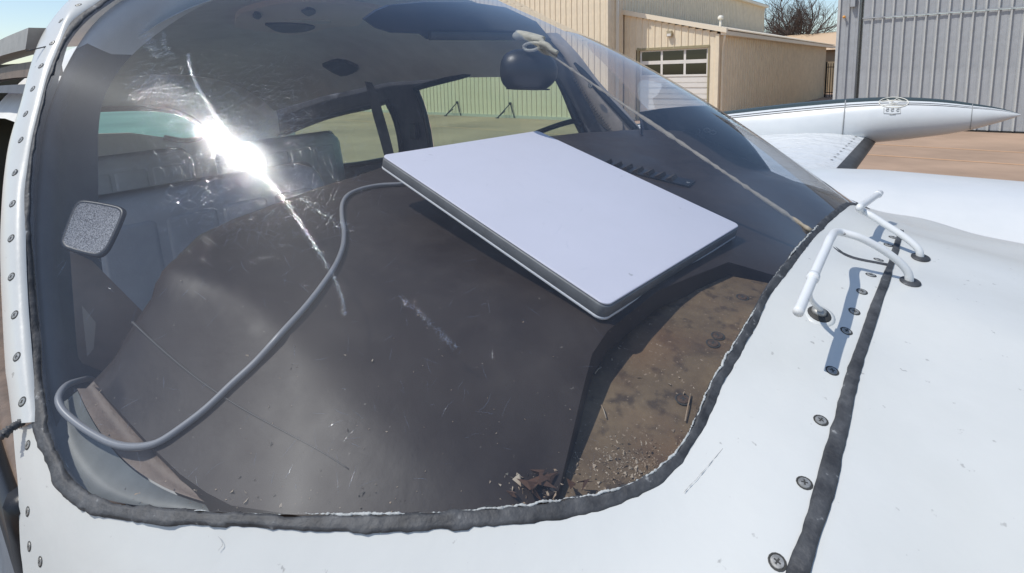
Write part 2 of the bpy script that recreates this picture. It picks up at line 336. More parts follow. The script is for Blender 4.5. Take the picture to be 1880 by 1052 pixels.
M['darkglass'] = mat('dark_window_glass', (.012, .014, .008), .06, spec=.6)
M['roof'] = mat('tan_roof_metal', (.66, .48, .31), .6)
M['iron'] = mat('dark_iron', (.02, .02, .018), .6)
M['orange'] = mat('orange_lamp_plastic', (.75, .36, .08), .4)
M['bark'] = mat('grey_brown_bark', (.10, .075, .065), .9)
M['wingwalk'] = mat('grey_wing_walk', (.16, .17, .185), .7, var=.4, var_scale=12, bump=.5, bump_scale=200)
M['crumb'] = mat('pale_crumbs', (.50, .42, .32), .9, var=.7, var_scale=60, var_col=(.28, .15, .07))
M['rust'] = mat('rusty_screw_head', (.15, .095, .065), .7, metal=.3, var=.5, var_scale=200, bump=.5, bump_scale=400)

def shell_glass(name, tint, ior, haze, gloss_rough=.012, scratch=0., boost=1.0):
    """thin transparent pane: fresnel mirror over a tinted see-through sheet, with a little dust that scatters"""
    m_ = bpy.data.materials.new(name); m_.use_nodes = True; nt = m_.node_tree; N = nt.nodes; L = nt.links
    N.remove(N['Principled BSDF']); out = N['Material Output']
    tr = N.new('ShaderNodeBsdfTransparent'); tr.inputs[0].default_value = (*tint, 1)
    gl = N.new('ShaderNodeBsdfGlossy'); gl.inputs['Roughness'].default_value = gloss_rough; gl.inputs[0].default_value = (.95, .97, 1, 1)
    geo = N.new('ShaderNodeNewGeometry')
    mr = N.new('ShaderNodeMapRange'); mr.inputs[3].default_value = ior; mr.inputs[4].default_value = 1/ior; L.new(geo.outputs['Backfacing'], mr.inputs[0])
    fr = N.new('ShaderNodeFresnel'); L.new(mr.outputs[0], fr.inputs['IOR'])
    mu = N.new('ShaderNodeMath'); mu.operation = 'MULTIPLY'; mu.inputs[1].default_value = boost; mu.use_clamp = True; L.new(fr.outputs[0], mu.inputs[0])
    mix = N.new('ShaderNodeMixShader'); L.new(mu.outputs[0], mix.inputs[0]); L.new(tr.outputs[0], mix.inputs[1]); L.new(gl.outputs[0], mix.inputs[2])
    last = mix
    if haze:
        di = N.new('ShaderNodeBsdfDiffuse'); di.inputs[0].default_value = (.75, .78, .82, 1)
        tl = N.new('ShaderNodeBsdfTranslucent'); tl.inputs[0].default_value = (.75, .78, .82, 1)
        dm = N.new('ShaderNodeMixShader'); dm.inputs[0].default_value = .5; L.new(di.outputs[0], dm.inputs[1]); L.new(tl.outputs[0], dm.inputs[2])
        tc = N.new('ShaderNodeTexCoord'); n = N.new('ShaderNodeTexNoise'); n.inputs['Scale'].default_value = 14; n.inputs['Detail'].default_value = 8; n.inputs['Roughness'].default_value = .7
        L.new(tc.outputs['Object'], n.inputs['Vector'])
        r = N.new('ShaderNodeMapRange'); r.inputs[1].default_value = .3; r.inputs[2].default_value = .75; r.inputs[3].default_value = haze*.45; r.inputs[4].default_value = haze*1.7
        L.new(n.outputs['Fac'], r.inputs[0])
        m2 = N.new('ShaderNodeMixShader'); L.new(r.outputs[0], m2.inputs[0]); L.new(last.outputs[0], m2.inputs[1]); L.new(dm.outputs[0], m2.inputs[2]); last = m2
    if scratch:
        for rough, w in ((.06, .00012), (.15, .0009), (.34, .0022)):
            g2 = N.new('ShaderNodeBsdfGlossy'); g2.inputs['Roughness'].default_value = rough; g2.inputs[0].default_value = (.88, .94, 1, 1)
            m3 = N.new('ShaderNodeMixShader'); m3.inputs[0].default_value = w*scratch; L.new(last.outputs[0], m3.inputs[1]); L.new(g2.outputs[0], m3.inputs[2]); last = m3
    L.new(last.outputs[0], out.inputs[0]); return m_
M['windshield'] = shell_glass('scratched_acrylic', (.88, .90, .92), 1.49, .026, gloss_rough=.004, scratch=1.0, boost=1.0)
M['pane_green'] = shell_glass('green_tinted_acrylic', (.56, .78, .60), 1.49, .03)
M['pane_teal'] = shell_glass('teal_tinted_acrylic', (.26, .78, .84), 1.49, .08)

# ------------------------------------------------------------------ ground
def gp(u, v):                                                  # where a sight line meets the apron
    q = rayW(u, v); return EYE+q*(-CAM_H/q[2])
V, Fc = grid([[(x, y, 0) for y in np.linspace(-300, 500, 9)] for x in np.linspace(-400, 400, 9)])
mk('apron', V, Fc, M['concrete'], smooth=False, kind='structure')

# building frame: origin at the hangar's front corner, e1 along the fronts, e2 away from the apron
AZ = math.radians(130); E1 = np.array([math.sin(AZ), math.cos(AZ), 0]); E2 = np.array([-E1[1], E1[0], 0])
B0 = np.array([3.548, 19.763, 0.0])
def Bp(x, y, z): return B0+x*E1+y*E2+np.array([0, 0, z])
def bbox(mb, x0, x1, y0, y1, z0, z1, m=0):
    V, Fc = box(Bp((x0+x1)/2, (y0+y1)/2, (z0+z1)/2), E1*(x1-x0)/2, E2*(y1-y0)/2, np.array([0, 0, (z1-z0)/2])); mb.add(V, Fc, m)
def bpart(name, mat_, parent, *dims, **kw):
    mb = MB(); bbox(mb, *dims); return mb.obj(name, mat_, parent, smooth=False, **kw)

# painted taxi lines on the apron (thin paint, 4 mm proud)
for pts in ([(-14.0, -4.0), (30.0, -4.42)], [(5.2, -2.25), (30.0, -2.98)], ):
    a, b = (np.array(p) for p in pts); d = nrm(b-a); n_ = np.array([-d[1], d[0]])*.055
    q = [a+n_, b+n_, b-n_, a-n_]
    mk('taxi_line', [Bp(x, y, .004) for x, y in q], [[0, 1, 2, 3]], M['line'], smooth=False, kind='structure')
BROT = Matrix(((E1[0], E2[0], 0), (E1[1], E2[1], 0), (0, 0, 1)))
PITCH = .25
def panel_mesh(name, h, pitch, rib_w, rib_h, mat_flat, mat_rib):
    """one cover width of ribbed wall sheet, standing in its own x/z plane and facing -y"""
    x = [0, pitch*.30, pitch*.33, pitch*.62, pitch*.65, pitch-rib_w, pitch-rib_w*.72, pitch-rib_w*.28, pitch]
    y = [0, 0, -.004, -.004, 0, 0, -rib_h, -rib_h, 0]
    V = [(a, b, z) for z in (0, h) for a, b in zip(x, y)]; n = len(x)
    Fc = [[i, i+1, n+i+1, n+i] for i in range(n-1)]
    return raw_mesh(name, V, Fc, [mat_flat, mat_rib], [1 if i >= 5 else 0 for i in range(n-1)])
def wall_panels(parent, x0, x1, y, z0, h, mats, rib_w=.05, rib_h=.03, name='wall_panel', gap=None):
    cache = {}; x = x0
    while x < x1-1e-6:
        lo, hi = z0, z0+h
        segs = [(lo, hi)]
        if gap and gap[0]-PITCH*.999 < x < gap[1]: segs = [(gap[2], hi)]
        for (a, b) in segs:
            hh = (h_top(x)-a) if h_top_on else b-a
            k = round(hh, 3)
            if k not in cache: cache[k] = panel_mesh('wall_panel_sheet', hh, PITCH, rib_w, rib_h, *mats)
            inst(name, cache[k], Matrix.Translation(Vector(Bp(x, y, a))) @ BROT.to_4x4(), parent)
        x += PITCH
h_top_on = False
def h_top(x): return 0
def ribbed_side(name, parent, x, y0, y1, z0, ztop, mats, pitch=PITCH, rib=.03, sgn=1):
    """a side wall running along e2, ribs standing out along e1; too foreshortened to pick panels apart"""
    rows0, rows1 = [], []; y = y0; mi = []
    while y < y1:
        for a, b in ((0, 0), (pitch-.06, 0), (pitch-.045, rib), (pitch-.015, rib)):
            yy = min(y+a, y1); rows0.append(Bp(x+sgn*b, yy, z0)); rows1.append(Bp(x+sgn*b, yy, ztop(yy)))
        y += pitch
    V, Fc = grid([rows0, rows1]); return mk(name, V, Fc, mats, parent, smooth=False)

# ---- main hangar: ribbed front, side wall above the annex
hangar = thing('hangar', 'tall beige ribbed metal hangar behind the windshield, left of the small annex', 'hangar', Bp(-10, 0, 0), rot=BROT)
wall_panels(hangar, -28.0, -.01, 0, .12, 7.4, (M['beige'], M['beige']), rib_w=.035, rib_h=.028)
bpart('base_kerb', mat('pale_base_strip', (.55, .52, .44), .8), hangar, -28, .0, -.05, .25, 0, .12)
bpart('corner_trim', M['beige'], hangar, .0, .09, -.03, .14, .0, 7.6)
ribbed_side('side_wall', hangar, .05, .14, 20.2, 0, lambda y: 5.72, M['beige'])
bpart('eave_trim', M['cream'], hangar, .05, .28, .14, 20.35, 5.72, 5.86)
bpart('downspout', M['trim_white'], hangar, .08, .16, .56, .66, 0, 5.72)
mk('hangar_roof', [Bp(.3, .0, 5.87), Bp(.3, 20.4, 5.87), Bp(-14, 20.4, 7.6), Bp(-14, 0, 7.6), Bp(-28.3, 20.4, 5.87), Bp(-28.3, 0, 5.87)], [[0, 1, 2, 3], [3, 2, 4, 5]], M['greysteel'], hangar, smooth=False)
bpart('back_wall', M['beige'], hangar, -28, 0, 20.2, 20.35, 0, 5.8)
for cx, cz in ((-10.6, 1.55), (-3.75, 1.62)):
    mb = MB(); bbox(mb, cx-.10, cx+.10, -.14, -.035, cz-.09, cz+.09); bbox(mb, cx-.03, cx+.03, -.17, -.14, cz-.03, cz+.03)
    mb.obj('junction_box', M['trim_white'], hangar, smooth=False)
for (cx, lab) in ((-7.85, 'dark steel door prop leaning on the hangar wall, left one in the side window'),
                  (-4.62, 'dark steel door prop leaning on the hangar wall, right one below the compass')):
    mb = MB()
    for p, q in (((cx-.44, -.42, .02), (cx, -.06, .62)), ((cx, -.06, .62), (cx+.24, -.10, .02)), ((cx-.44, -.42, .02), (cx-.30, -.06, .3))):
        mb.add(*tube([Bp(*p), Bp(*q)], .022, 6))
    bbox(mb, cx-.5, cx-.38, -.47, -.37, .0, .035); bbox(mb, cx-.05, cx+.05, -.10, -.04, .58, .67)
    o = mb.obj('door_prop', M['iron'], smooth=False, label=lab, cat='door prop', group='door props along the hangar wall')

# ---- annex with the garage door
annex = thing('annex_building', 'small beige metal annex with white garage door, attached to the tall hangar', 'building', Bp(1.9, 1.2, 0), rot=BROT)
AX0, AX1, AY = .10, 3.66, 1.2
def h_top(x): return 4.0-(x+.1-AX0)*(4.0-3.08)/(AX1-AX0)
h_top_on = True
D0, D1, DH = .72, 3.31, 2.64
wall_panels(annex, AX0, AX1-.1, AY, .0, 4, (M['beige'], M['beige']), rib_w=.035, rib_h=.03, gap=(D0, D1, DH))
h_top_on = False
bpart('corner_trim', M['beige'], annex, AX1-.10, AX1+.02, AY-.035, AY+.1, 0, 3.05)
V = [Bp(.04, AY-.12, 4.0), Bp(AX1+.28, AY-.12, 3.06), Bp(AX1+.28, AY-.12, 3.22), Bp(.04, AY-.12, 4.18)]
V += [np.array(p)+E2*.14 for p in V]
mk('rake_trim', V, [[0, 1, 2, 3], [4, 7, 6, 5], [0, 4, 5, 1], [3, 2, 6, 7], [1, 5, 6, 2], [0, 3, 7, 4]], M['cream'], annex, smooth=False)
mk('annex_roof', [Bp(.06, AY, 4.16), Bp(AX1+.25, AY, 3.19), Bp(AX1+.25, 22.0, 3.19), Bp(.06, 22.0, 4.16)], [[0, 1, 2, 3]], M['cream'], annex, smooth=False)
mb = MB()                                                     # corrugated roof edge over the gutter
for k in range(170): bbox(mb, AX1+.06, AX1+.27, AY+.1+k*.12, AY+.16+k*.12, 3.17, 3.215)
mb.obj('roof_ribs', M['cream'], annex, smooth=False, kind='stuff')
bpart('gutter', M['cream'], annex, AX1+.07, AX1+.24, AY-.05, 22.0, 3.0, 3.14)
ribbed_side('side_wall', annex, AX1+.02, AY+.1, 20.0, 0, lambda y: 3.02, M['beige'], rib=.05, pitch=.30)
mb = MB(); mb.add(*tube(spline([Bp(AX1+.2, AY+.0, 3.02), Bp(AX1+.19, AY+.02, 2.88), Bp(AX1+.10, AY+.14, 2.74), Bp(AX1+.085, AY+.16, 2.6), Bp(AX1+.085, AY+.16, .05)], 16), .04, 8))
mb.obj('downspout', M['beige'], annex)
gd = MB(); bbox(gd, D0, D1, AY+.10, AY+.14, 0, DH-.03)
door = gd.obj('garage_door', M['doorwhite'], annex, smooth=False)
mb = MB(); bbox(mb, D0-.08, D0, AY-.03, AY+.12, 0, DH+.08); bbox(mb, D1, D1+.05, AY-.03, AY+.12, 0, DH); bbox(mb, D0, D1+.05, AY-.03, AY+.12, DH-.03, DH+.06)
mb.obj('door_frame', mat('olive_door_frame', (.34, .29, .17), .6), annex, smooth=False)
cols = [(D0+.08, 1.55), (1.63, 2.42), (2.50, D1-.07)]
for (z0, z1) in ((2.22, 2.56), (1.70, 2.09)):
    for x0, x1 in cols:
        mb = MB(); bbox(mb, x0, x1, AY+.075, AY+.10, z0, z1); mb.obj('pane', M['darkglass'], door, smooth=False)
for z in (2.56, 2.09+.0, 1.63):
    mb = MB(); bbox(mb, D0+.01, D1-.01, AY+.06, AY+.10, z, z+(.06 if z > 2.5 else .13 if z > 2 else .07)); mb.obj('rail', M['doorwhite'], door, smooth=False)
for x0, x1 in ((D0+.01, D0+.08), (1.55, 1.63), (2.42, 2.50), (D1-.07, D1-.01)):
    mb = MB(); bbox(mb, x0, x1, AY+.062, AY+.10, 1.70, 2.56); mb.obj('stile', M['doorwhite'], door, smooth=False)
for k in range(4):
    for (za, zb) in ((.03, .17), (.21, .38)):
        mb = MB(); z = k*.405
        if za > .1: bbox(mb, D0+.02, D1-.02, AY+.08, AY+.10, z+za, z+zb)
        else: bbox(mb, D0+.02, D1-.02, AY+.07, AY+.10, z+za, z+zb)
        mb.obj('door_slat', M['doorwhite'], door, smooth=False)
mb = MB(); bbox(mb, 1.85, 2.03, AY-.14, AY-.03, 3.06, 3.26); lp = mb.obj('wall_lamp', mat('bronze_lamp', (.42, .36, .24), .5), annex, smooth=False)
mb = MB(); bbox(mb, 1.87, 2.01, AY-.155, AY-.14, 3.07, 3.16); mb.obj('lamp_lens', M['doorwhite'], lp, smooth=False)
mb = MB(); c = Bp(2.55, 4.6, 3.45)
mb.add(*tube([c+np.array([0, 0, z]) for z in (-.15, .42)], .045, 10)); 
ang = [(0, .10), (.03, .11), (.10, .11), (.15, .06), (.16, .0)]
mb.add(*loft([[c+np.array([r*math.cos(a), r*math.sin(a), .38+z]) for a in np.linspace(0, 2*math.pi, 12, endpoint=False)] for z, r in ang]))
mb.obj('vent_pipe', M['trim_white'], annex)

# ---- low tan building, fence and bare tree in the gap
tanb = thing('shed', 'low building with sunlit tan roof behind the annex gutter', 'building', Bp(4, 28, 0), rot=BROT)
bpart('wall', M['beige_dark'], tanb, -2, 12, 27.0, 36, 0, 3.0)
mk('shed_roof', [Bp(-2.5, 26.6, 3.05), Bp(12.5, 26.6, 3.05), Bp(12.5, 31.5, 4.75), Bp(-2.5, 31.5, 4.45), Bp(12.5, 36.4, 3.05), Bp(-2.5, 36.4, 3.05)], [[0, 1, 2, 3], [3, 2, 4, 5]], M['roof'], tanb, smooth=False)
fence = thing('fence', 'dark iron picket fence between the annex and the grey hangar', 'fence', Bp(4.8, 20, 0), rot=BROT)
for k in range(16):
    x = 3.75+k*.13
    mb = MB(); bbox(mb, x, x+(.09 if k == 0 else .035), 19.96, 20.0, 0, 2.15 if k == 0 else 2.05); mb.obj('picket' if k else 'fence_post', M['iron'], fence, smooth=False)
for z in (.25, 1.8):
    mb = MB(); bbox(mb, 3.75, 5.9, 20.005, 20.03, z, z+.05); mb.obj('rail', M['iron'], fence, smooth=False)

def make_tree(base, height):
    tr = thing('bare_tree', 'leafless tree with fine branching crown beyond the low tan roof', 'tree', base)
    trunk, crown = MB(), MB(); r0 = random.Random(11)
    def branch(p, d, L, r, depth, into):
        n = 4; P = [p]; q = p.copy(); dd = d.copy()
        for k in range(n):
            dd = nrm(dd+np.array([r0.gauss(0, .10), r0.gauss(0, .10), r0.gauss(.03, .07)])); q = q+dd*L/n; P.append(q.copy())
        into.add(*tube(P, np.linspace(r, r*.62, n+1), 6 if depth < 2 else 4, cap=False))
        if depth >= 6 or r < .006: return
        kids = 3 if depth < 4 else 2
        for k in range(kids+1):
            s = 1.0 if k == 0 else r0.uniform(.45, 1.0); i = min(int(s*n), n); ax = nrm(np.array([r0.gauss(0, 1), r0.gauss(0, 1), r0.gauss(.1, .5)]))
            nd = nrm(dd*(1.15 if k == 0 else .75)+ax*(.34 if k == 0 else .75)+np.array([0, 0, .05]))
            branch(P[i], nd, L*r0.uniform(.62, .82), r*(.62 if k == 0 else r0.uniform(.36, .55)), depth+1, crown)
    branch(np.array(base, float), np.array([0, 0, 1.0]), height*.30, height*.030, 0, trunk)
    for k in range(5):
        a = k*1.26+.4; branch(np.array(base)+np.array([0, 0, height*.27]), nrm(np.array([math.cos(a)*.62, math.sin(a)*.62, .8])), height*.22, height*.017, 1, crown)
    trunk.obj('trunk', M['bark'], tr); crown.obj('crown', M['bark'], tr)
make_tree((24.4, 45.4, 0), 9.2)

# ---- grey hangar on the right
gh = thing('grey_hangar', 'grey ribbed metal hangar at the far right behind the wing tip tank', 'hangar', Bp(10, 1.657, 0), rot=BROT)
GY = 1.657
wall_panels(gh, 7.12, 7.70-.2, GY, .05, 3.19, (M['greysteel'], M['greysteel']), rib_w=.055, rib_h=.06)
wall_panels(gh, 7.72, 13.2, GY, .05, 3.17, (M['greysteel'], M['greyrib']), rib_w=.055, rib_h=.06)
wall_panels(gh, 7.72, 13.2, GY-.006, 3.262, 2.7, (M['greysteel'], M['greyrib']), rib_w=.055, rib_h=.06)
wall_panels(gh, 7.12, 7.70-.2, GY, 3.24, 2.7, (M['greysteel'], M['greysteel']), rib_w=.055, rib_h=.06)
bpart('corner_trim', M['greyrib'], gh, 7.05, 7.12, GY-.05, GY+.1, 0, 6)
bpart('door_edge', M['iron'], gh, 7.66, 7.70, GY-.02, GY+.02, 0, 6)
bpart('girt_rail', M['greysteel'], gh, 7.70, 13.2, GY-.075, GY-.045, 3.225, 3.26)
bpart('base_shadow_gap', M['iron'], gh, 7.1, 13.2, GY-.02, GY+.03, 0, .05)
bpart('front_extension', M['greysteel'], gh, 13.2, 24, GY, GY+.1, 0, 6)
bpart('side_wall', M['greysteel'], gh, 7.06, 7.12, GY+.1, 14, 0, 6)
bpart('hangar_roof', M['greysteel'], gh, 7.0, 24, GY-.1, 14, 6.0, 6.12)
mb = MB(); c = Bp(7.24, GY-.03, 3.32)
mb.add(*tube([c, c-E2*.07], .03, 10)); mb.add(*tube([c-E2*.07, c-E2*.13], .042, 10)); mb.obj('marker_lamp', M['orange'], gh)
mb = MB(); bbox(mb, 7.38, 7.50, GY-.16, GY-.05, 3.60, 3.95); mb.obj('wall_lamp', M['greysteel'], gh, smooth=False)

# ------------------------------------------------------------------ the airplane
ROT_A = Matrix([[A2W[i, j] for j in range(3)] for i in range(3)])
plane = thing('airplane', 'white twin-engine airplane with curved windshield, parked on the apron', 'airplane', A([-.5, .66, -1.85]), rot=ROT_A)
def am(name, P, Fc, mats, parent=plane, **kw): return mk(name, A(P), Fc, mats, parent, **kw)
class AMB(MB):
    def obj(s, name, mats, parent=plane, **kw): return mk(name, A(np.array(s.V)), s.F, mats, parent, mi=s.m, **kw)

# windshield outline, traced on the acrylic
POST = [(340, -70), (285, -48), (235, -22), (202, 0), (168, 24), (137, 55), (113, 92), (94, 137), (79, 192), (65, 260), (56.5, 328), (56, 425), (61, 511), (68, 597), (76, 682), (82, 760)]
POST_O = [(330, -92), (270, -64), (212, -26), (178, 0), (148, 19), (123, 38), (106, 84), (86, 137), (72, 192), (57, 250), (47, 308), (38, 357), (36, 443), (39, 545), (46, 648), (51, 709), (60, 775)]
EDGE = [(-5, 26), (20, -18), (58, -60), (100, -95), (126, 0)]
BASE = [(82, 760), (96, 812), (116, 856), (147, 894), (185, 914), (219, 925), (291, 933), (393, 940), (479, 943.5), (600, 945), (714, 944), (828, 939.5), (942, 931), (1056, 915.6), (1132, 898.5), (1189, 872), (1246, 824), (1284, 752), (1300, 714), (1315, 686), (1353, 621), (1384, 570), (1411, 522), (1442, 480.6), (1473, 443), (1500, 415.6)]
BASE_O = [(61, 783), (84, 853), (106, 904), (144, 935), (178, 947), (240, 957), (342, 962), (472, 969), (640, 976), (714, 974.5), (866, 967), (980, 959), (1056, 948), (1132, 927), (1189, 904), (1246, 858.5), (1284, 801.5), (1300, 771), (1339, 686), (1387, 604), (1414.5, 542), (1445, 504.5), (1500, 432.7), (1514, 422)]
K0 = -.71
def on_post(u, v, k=K0):                                       # the post lies in a raked plane that bows back a little towards the roof
    kk = np.interp(v, [-100, -70, 0, 137, 328, 560, 760, 900], [-.762, -.761, -.755, -.771, -.786, -.778, -.759, -.74]); return on_plane(u, v, (1, 0, 1), (kk+k-K0, 0, 0))
post3 = hits(GLASS, POST)
base3 = hits(GLASS, BASE)
base3 = base3[base3[:, 1] < LC+.03]
far3 = mirror(base3[::-1]); far3 = far3[far3[:, 1] > LC+.03]
base_full = spline(np.vstack([base3, far3]), 220)
far_post = mirror(post3[::-1])
# parameter-plane patch between the two posts
pb = GLASS.par(base_full); pl = GLASS.par(post3[::-1]); pl = np.vstack([pb[:1], pl[1:]])
pr = GLASS.par(far_post); pr = np.vstack([pb[-1:], pr[1:]])
NS, NT = 170, 120
pb = spline(pb, NS); pl = spline(pl, NT); pr = spline(pr, NT)
top0, top1 = pl[-1], pr[-1]
s_ = np.linspace(0, 1, NS)
pt_ = top0+(top1-top0)*s_[:, None]; pt_[:, 0] = pt_[:, 0]-.05*np.sin(math.pi*s_)
G = np.zeros((NT, NS, 2))
for i, t in enumerate(np.linspace(0, 1, NT)):
    G[i] = (1-t)*pb+t*pt_+(1-s_)[:, None]*pl[i]+s_[:, None]*pr[i]-((1-t)*((1-s_)[:, None]*pb[0]+s_[:, None]*pb[-1])+t*((1-s_)[:, None]*pt_[0]+s_[:, None]*pt_[-1]))
GP = GLASS.pt(G[..., 0].ravel(), G[..., 1].ravel()).reshape(NT, NS, 3)
V, Fc = grid(GP)
cs0 = np.array([-.52, .2, -.07])                               # wiping strokes sweep about this spot
uvw = np.stack([V[:, 1]*2, -(V[:, 0]*.55+V[:, 2]*.9)*2], -1)
wind = am('windshield', V, Fc, M['windshield'], uv=uvw)

# sealant bead round the windshield
def bead(name, inner, outer, h=.0035, seed=1, mats=None, under=.004):
    r = np.random.default_rng(seed); n = len(inner); rows = []
    ph = np.cumsum(r.normal(0, .55, n)); lump = 1+.16*np.sin(ph)+.12*r.normal(0, 1, n); w1 = w2 = 0.
    for i in range(n):
        p, q = inner[i], outer[i]; t = q-p; nn = GLASS.normal((p+q)/2)
        w1 = .6*w1+r.normal(0, .07); w2 = .7*w2+r.normal(0, .06); row = [p-nn*under]
        for s, hh in ((-.03+w1, .2), (.08+w1, .7), (.30, .9*lump[i]), (.55, .62), (.80, .8*lump[i]), (.95+w2, .5), (1.03+w2, .1)):
            row.append(p+t*s+nn*h*hh)
        row.append(q-nn*under); rows.append(row)
    V, Fc = grid(rows); return am(name, V, Fc, mats or M['rubber'], wind)
N1, N2 = 90, 230
pi = spline(post3, N1); po = spline([on_post(u, v, K0-.010) for u, v in POST_O], N1)
bi = spline(base3, N2); bo = spline(hits(GLASS, BASE_O), N2)
bead('sealant', np.vstack([pi[:-1], bi]), np.vstack([po[:-1], bo]), .0020, 3)
fi, fo = mirror(bi[::-1]), mirror(bo[::-1]); k0 = np.argmax(fi[:, 1] > bi[-1, 1]); fi, fo = fi[k0:], fo[k0:]
bead('sealant', fi, fo, .0020, 4)
# chalky line of old paint on the inner lip along the bottom
r = np.random.default_rng(5); i0 = int(.20*N2)
P = bi[i0:]; P = np.array([p+(GLASS.normal(p)*.0012) for p in P]); P += r.normal(0, .0003, P.shape)
V, Fc = tube(spline(P, 700), np.clip(.0003+.0006*np.sin(np.cumsum(r.normal(0, .22, 700)))+.0002*r.normal(0, 1, 700), .00002, .0012), 5)
am('paint_lip', V, Fc, M['chalk'], wind)

# ---- nose skin
mid = bo*.55+bi*.45
left0 = np.array([SKIN.hit(24, 790), SKIN.hit(44, 783)])
cm = np.vstack([left0, mid]); fm = mirror(mid[::-1]); fm = fm[fm[:, 1] > mid[-1, 1]]
c0_3 = spline(np.vstack([cm, fm]), 330); C0 = SKIN.par(c0_3); c0_off = c0_3-SKIN.pt(C0[:, 0], C0[:, 1])
a_left = np.array([SKIN.par(SKIN.hit(u, v))[0] for u, v in ((24, 790), (27, 829), (34, 904), (38, 1017), (44, 1052))])
left_line = spline(np.vstack([a_left, [[-.455, -1.30], [-.45, -1.75]]]), 70)
OUT = spline([(-.45, -1.75), (.2, -1.80), (.9, -1.75), (1.32, -1.5), (1.36, -.8), (1.36, 0), (1.36, .8), (1.32, 1.5), (.9, 1.75), (.2, 1.8), (-.38, 1.75)], 330)
rows = []
for k in range(70):
    t = (k/69)**2.1
    row = C0*(1-t)+OUT*t
    # left edge follows the seam beside the doorway
    kk = t*69; i = int(min(kk, 68)); ed = left_line[i]+(left_line[i+1]-left_line[i])*(kk-i); w = np.exp(-np.linspace(0, 1, 330)/.03)[:, None]
    row = row+(ed-row[0])*w
    rows.append(SKIN.pt(row[:, 0], row[:, 1])+c0_off*math.exp(-(t/.035)**2))
rows = np.array(rows)
rows[0] = rows[0]-np.array([0, 0, .004])
V, Fc = grid(rows); fus = am('fuselage_skin', V, Fc, M['paint'])

# seams and sealant strips lying on the skin
def strip_on(name, px, w, mats, h=.0025, seed=1, n=120, parent=fus, rag=.12, S=SKIN):
    P = spline(hits(S, px), n); r = np.random.default_rng(seed); rows = []
    T = np.gradient(P, axis=0); w_ = np.interp(np.linspace(0, 1, n), np.linspace(0, 1, len(w)), w)
    e1 = np.cumsum(r.normal(0, .3, n)); e2 = np.cumsum(r.normal(0, .3, n))
    for i in range(n):
        nn = S.normal(P[i]); s = nrm(np.cross(nn, T[i])); a = w_[i]*(1+rag*math.sin(e1[i])); b = w_[i]*(1+rag*math.sin(e2[i]))
        rows.append([P[i]-s*a-nn*.002, P[i]-s*a*.95+nn*h*.4, P[i]-s*a*.5+nn*h, P[i]+s*b*.1+nn*h*.7, P[i]+s*b*.6+nn*h, P[i]+s*b*.95+nn*h*.4, P[i]+s*b-nn*.002])
    V, Fc = grid(rows); return am(name, V, Fc, mats, parent)
strip_on('sealant_strip', [(1655, 425), (1650, 440), (1641, 470), (1622, 520), (1605, 565), (1590, 610), (1574, 660), (1560, 715), (1546, 770), (1531, 830), (1512, 905), (1491, 980), (1468, 1050), (1440, 1130)], [.0024, .0036, .0046, .0050], M['rubber'], seed=11, rag=.22)
strip_on('seam_sealant', [(1531, 455), (1546, 466), (1565, 474), (1590, 480), (1612, 484), (1634, 488)], [.003, .0034, .003], M['rubber'], h=.0015, seed=12, n=50, rag=.3)
strip_on('seam_sealant', [(1498, 433), (1506, 438), (1515, 447)], [.002, .002], M['rubber'], h=.001, seed=13, n=16, rag=.3)

# countersunk cross-head screws
def screw_mesh(name, R, mats):
    V, Fc, mi = [], [], []
    n = 14; a = np.linspace(0, 2*math.pi, n, endpoint=False)
    rings = [(1.30, -.02, 1), (1.12, .02, 1), (1.0, -.05, 1), (.93, .10, 0), (.60, .14, 0), (0.01, .15, 0)]
    for k, (rr, z, m_) in enumerate(rings):
        V += [(R*rr*math.cos(x), R*rr*math.sin(x), R*z) for x in a]
        if k:
            for j in range(n): Fc.append([(k-1)*n+j, (k-1)*n+(j+1) % n, k*n+(j+1) % n, k*n+j]); mi.append(rings[k][2])
    for ang in (0, math.pi/2):                                 # the cross slot, a shallow dark wedge
        c, s = math.cos(ang), math.sin(ang); k = len(V)
        for x, y, z in ((-.52, -.13, .155), (.52, -.13, .155), (.52, .13, .155), (-.52, .13, .155), (-.40, 0, .165), (.40, 0, .165)):
            V.append((R*(x*c-y*s), R*(x*s+y*c), R*(z+.02*(ang > 1))))
        Fc += [[k, k+1, k+5, k+4], [k+2, k+3, k+4, k+5], [k+1, k+2, k+5], [k+3, k, k+4]]; mi += [1]*4
    return raw_mesh(name, V, Fc, mats, mi)
SCREW = screw_mesh('cross_screw', .0036, [M['screw'], M['screw_dark']])
RUSTY = screw_mesh('rusty_cross_screw', .0046, [M['rust'], M['screw_dark']])
def place_screw(P, nn, parent, me=SCREW, s=1.0):
    nn = nrm(nn); x = nrm(np.cross(nn, [.3, .8, .2])); ang = random.uniform(0, 1.57); y = np.cross(nn, x)
    x, y = x*math.cos(ang)+y*math.sin(ang), -x*math.sin(ang)+y*math.cos(ang)
    X, Y, Z = (A2W @ v for v in (x, y, nn)); W = A(P)
    inst('screw', me, Matrix(((X[0]*s, Y[0]*s, Z[0]*s, W[0]), (X[1]*s, Y[1]*s, Z[1]*s, W[1]), (X[2]*s, Y[2]*s, Z[2]*s, W[2]), (0, 0, 0, 1))), parent)
for u, v in [(1640, 436), (1631, 450), (1613, 477), (1599, 505), (1582.5, 535.5), (1568.5, 572), (1554, 608), (1528, 681), (1507, 772), (1477, 887), (1427, 1032), (51, 817), (51, 939), (54, 1003), (74, 1031)]:
    P, nn = cast(fus, u, v)
    if P is not None: place_screw(P+nn*.0003, nn, fus, s=1.0 if u > 100 else .72)

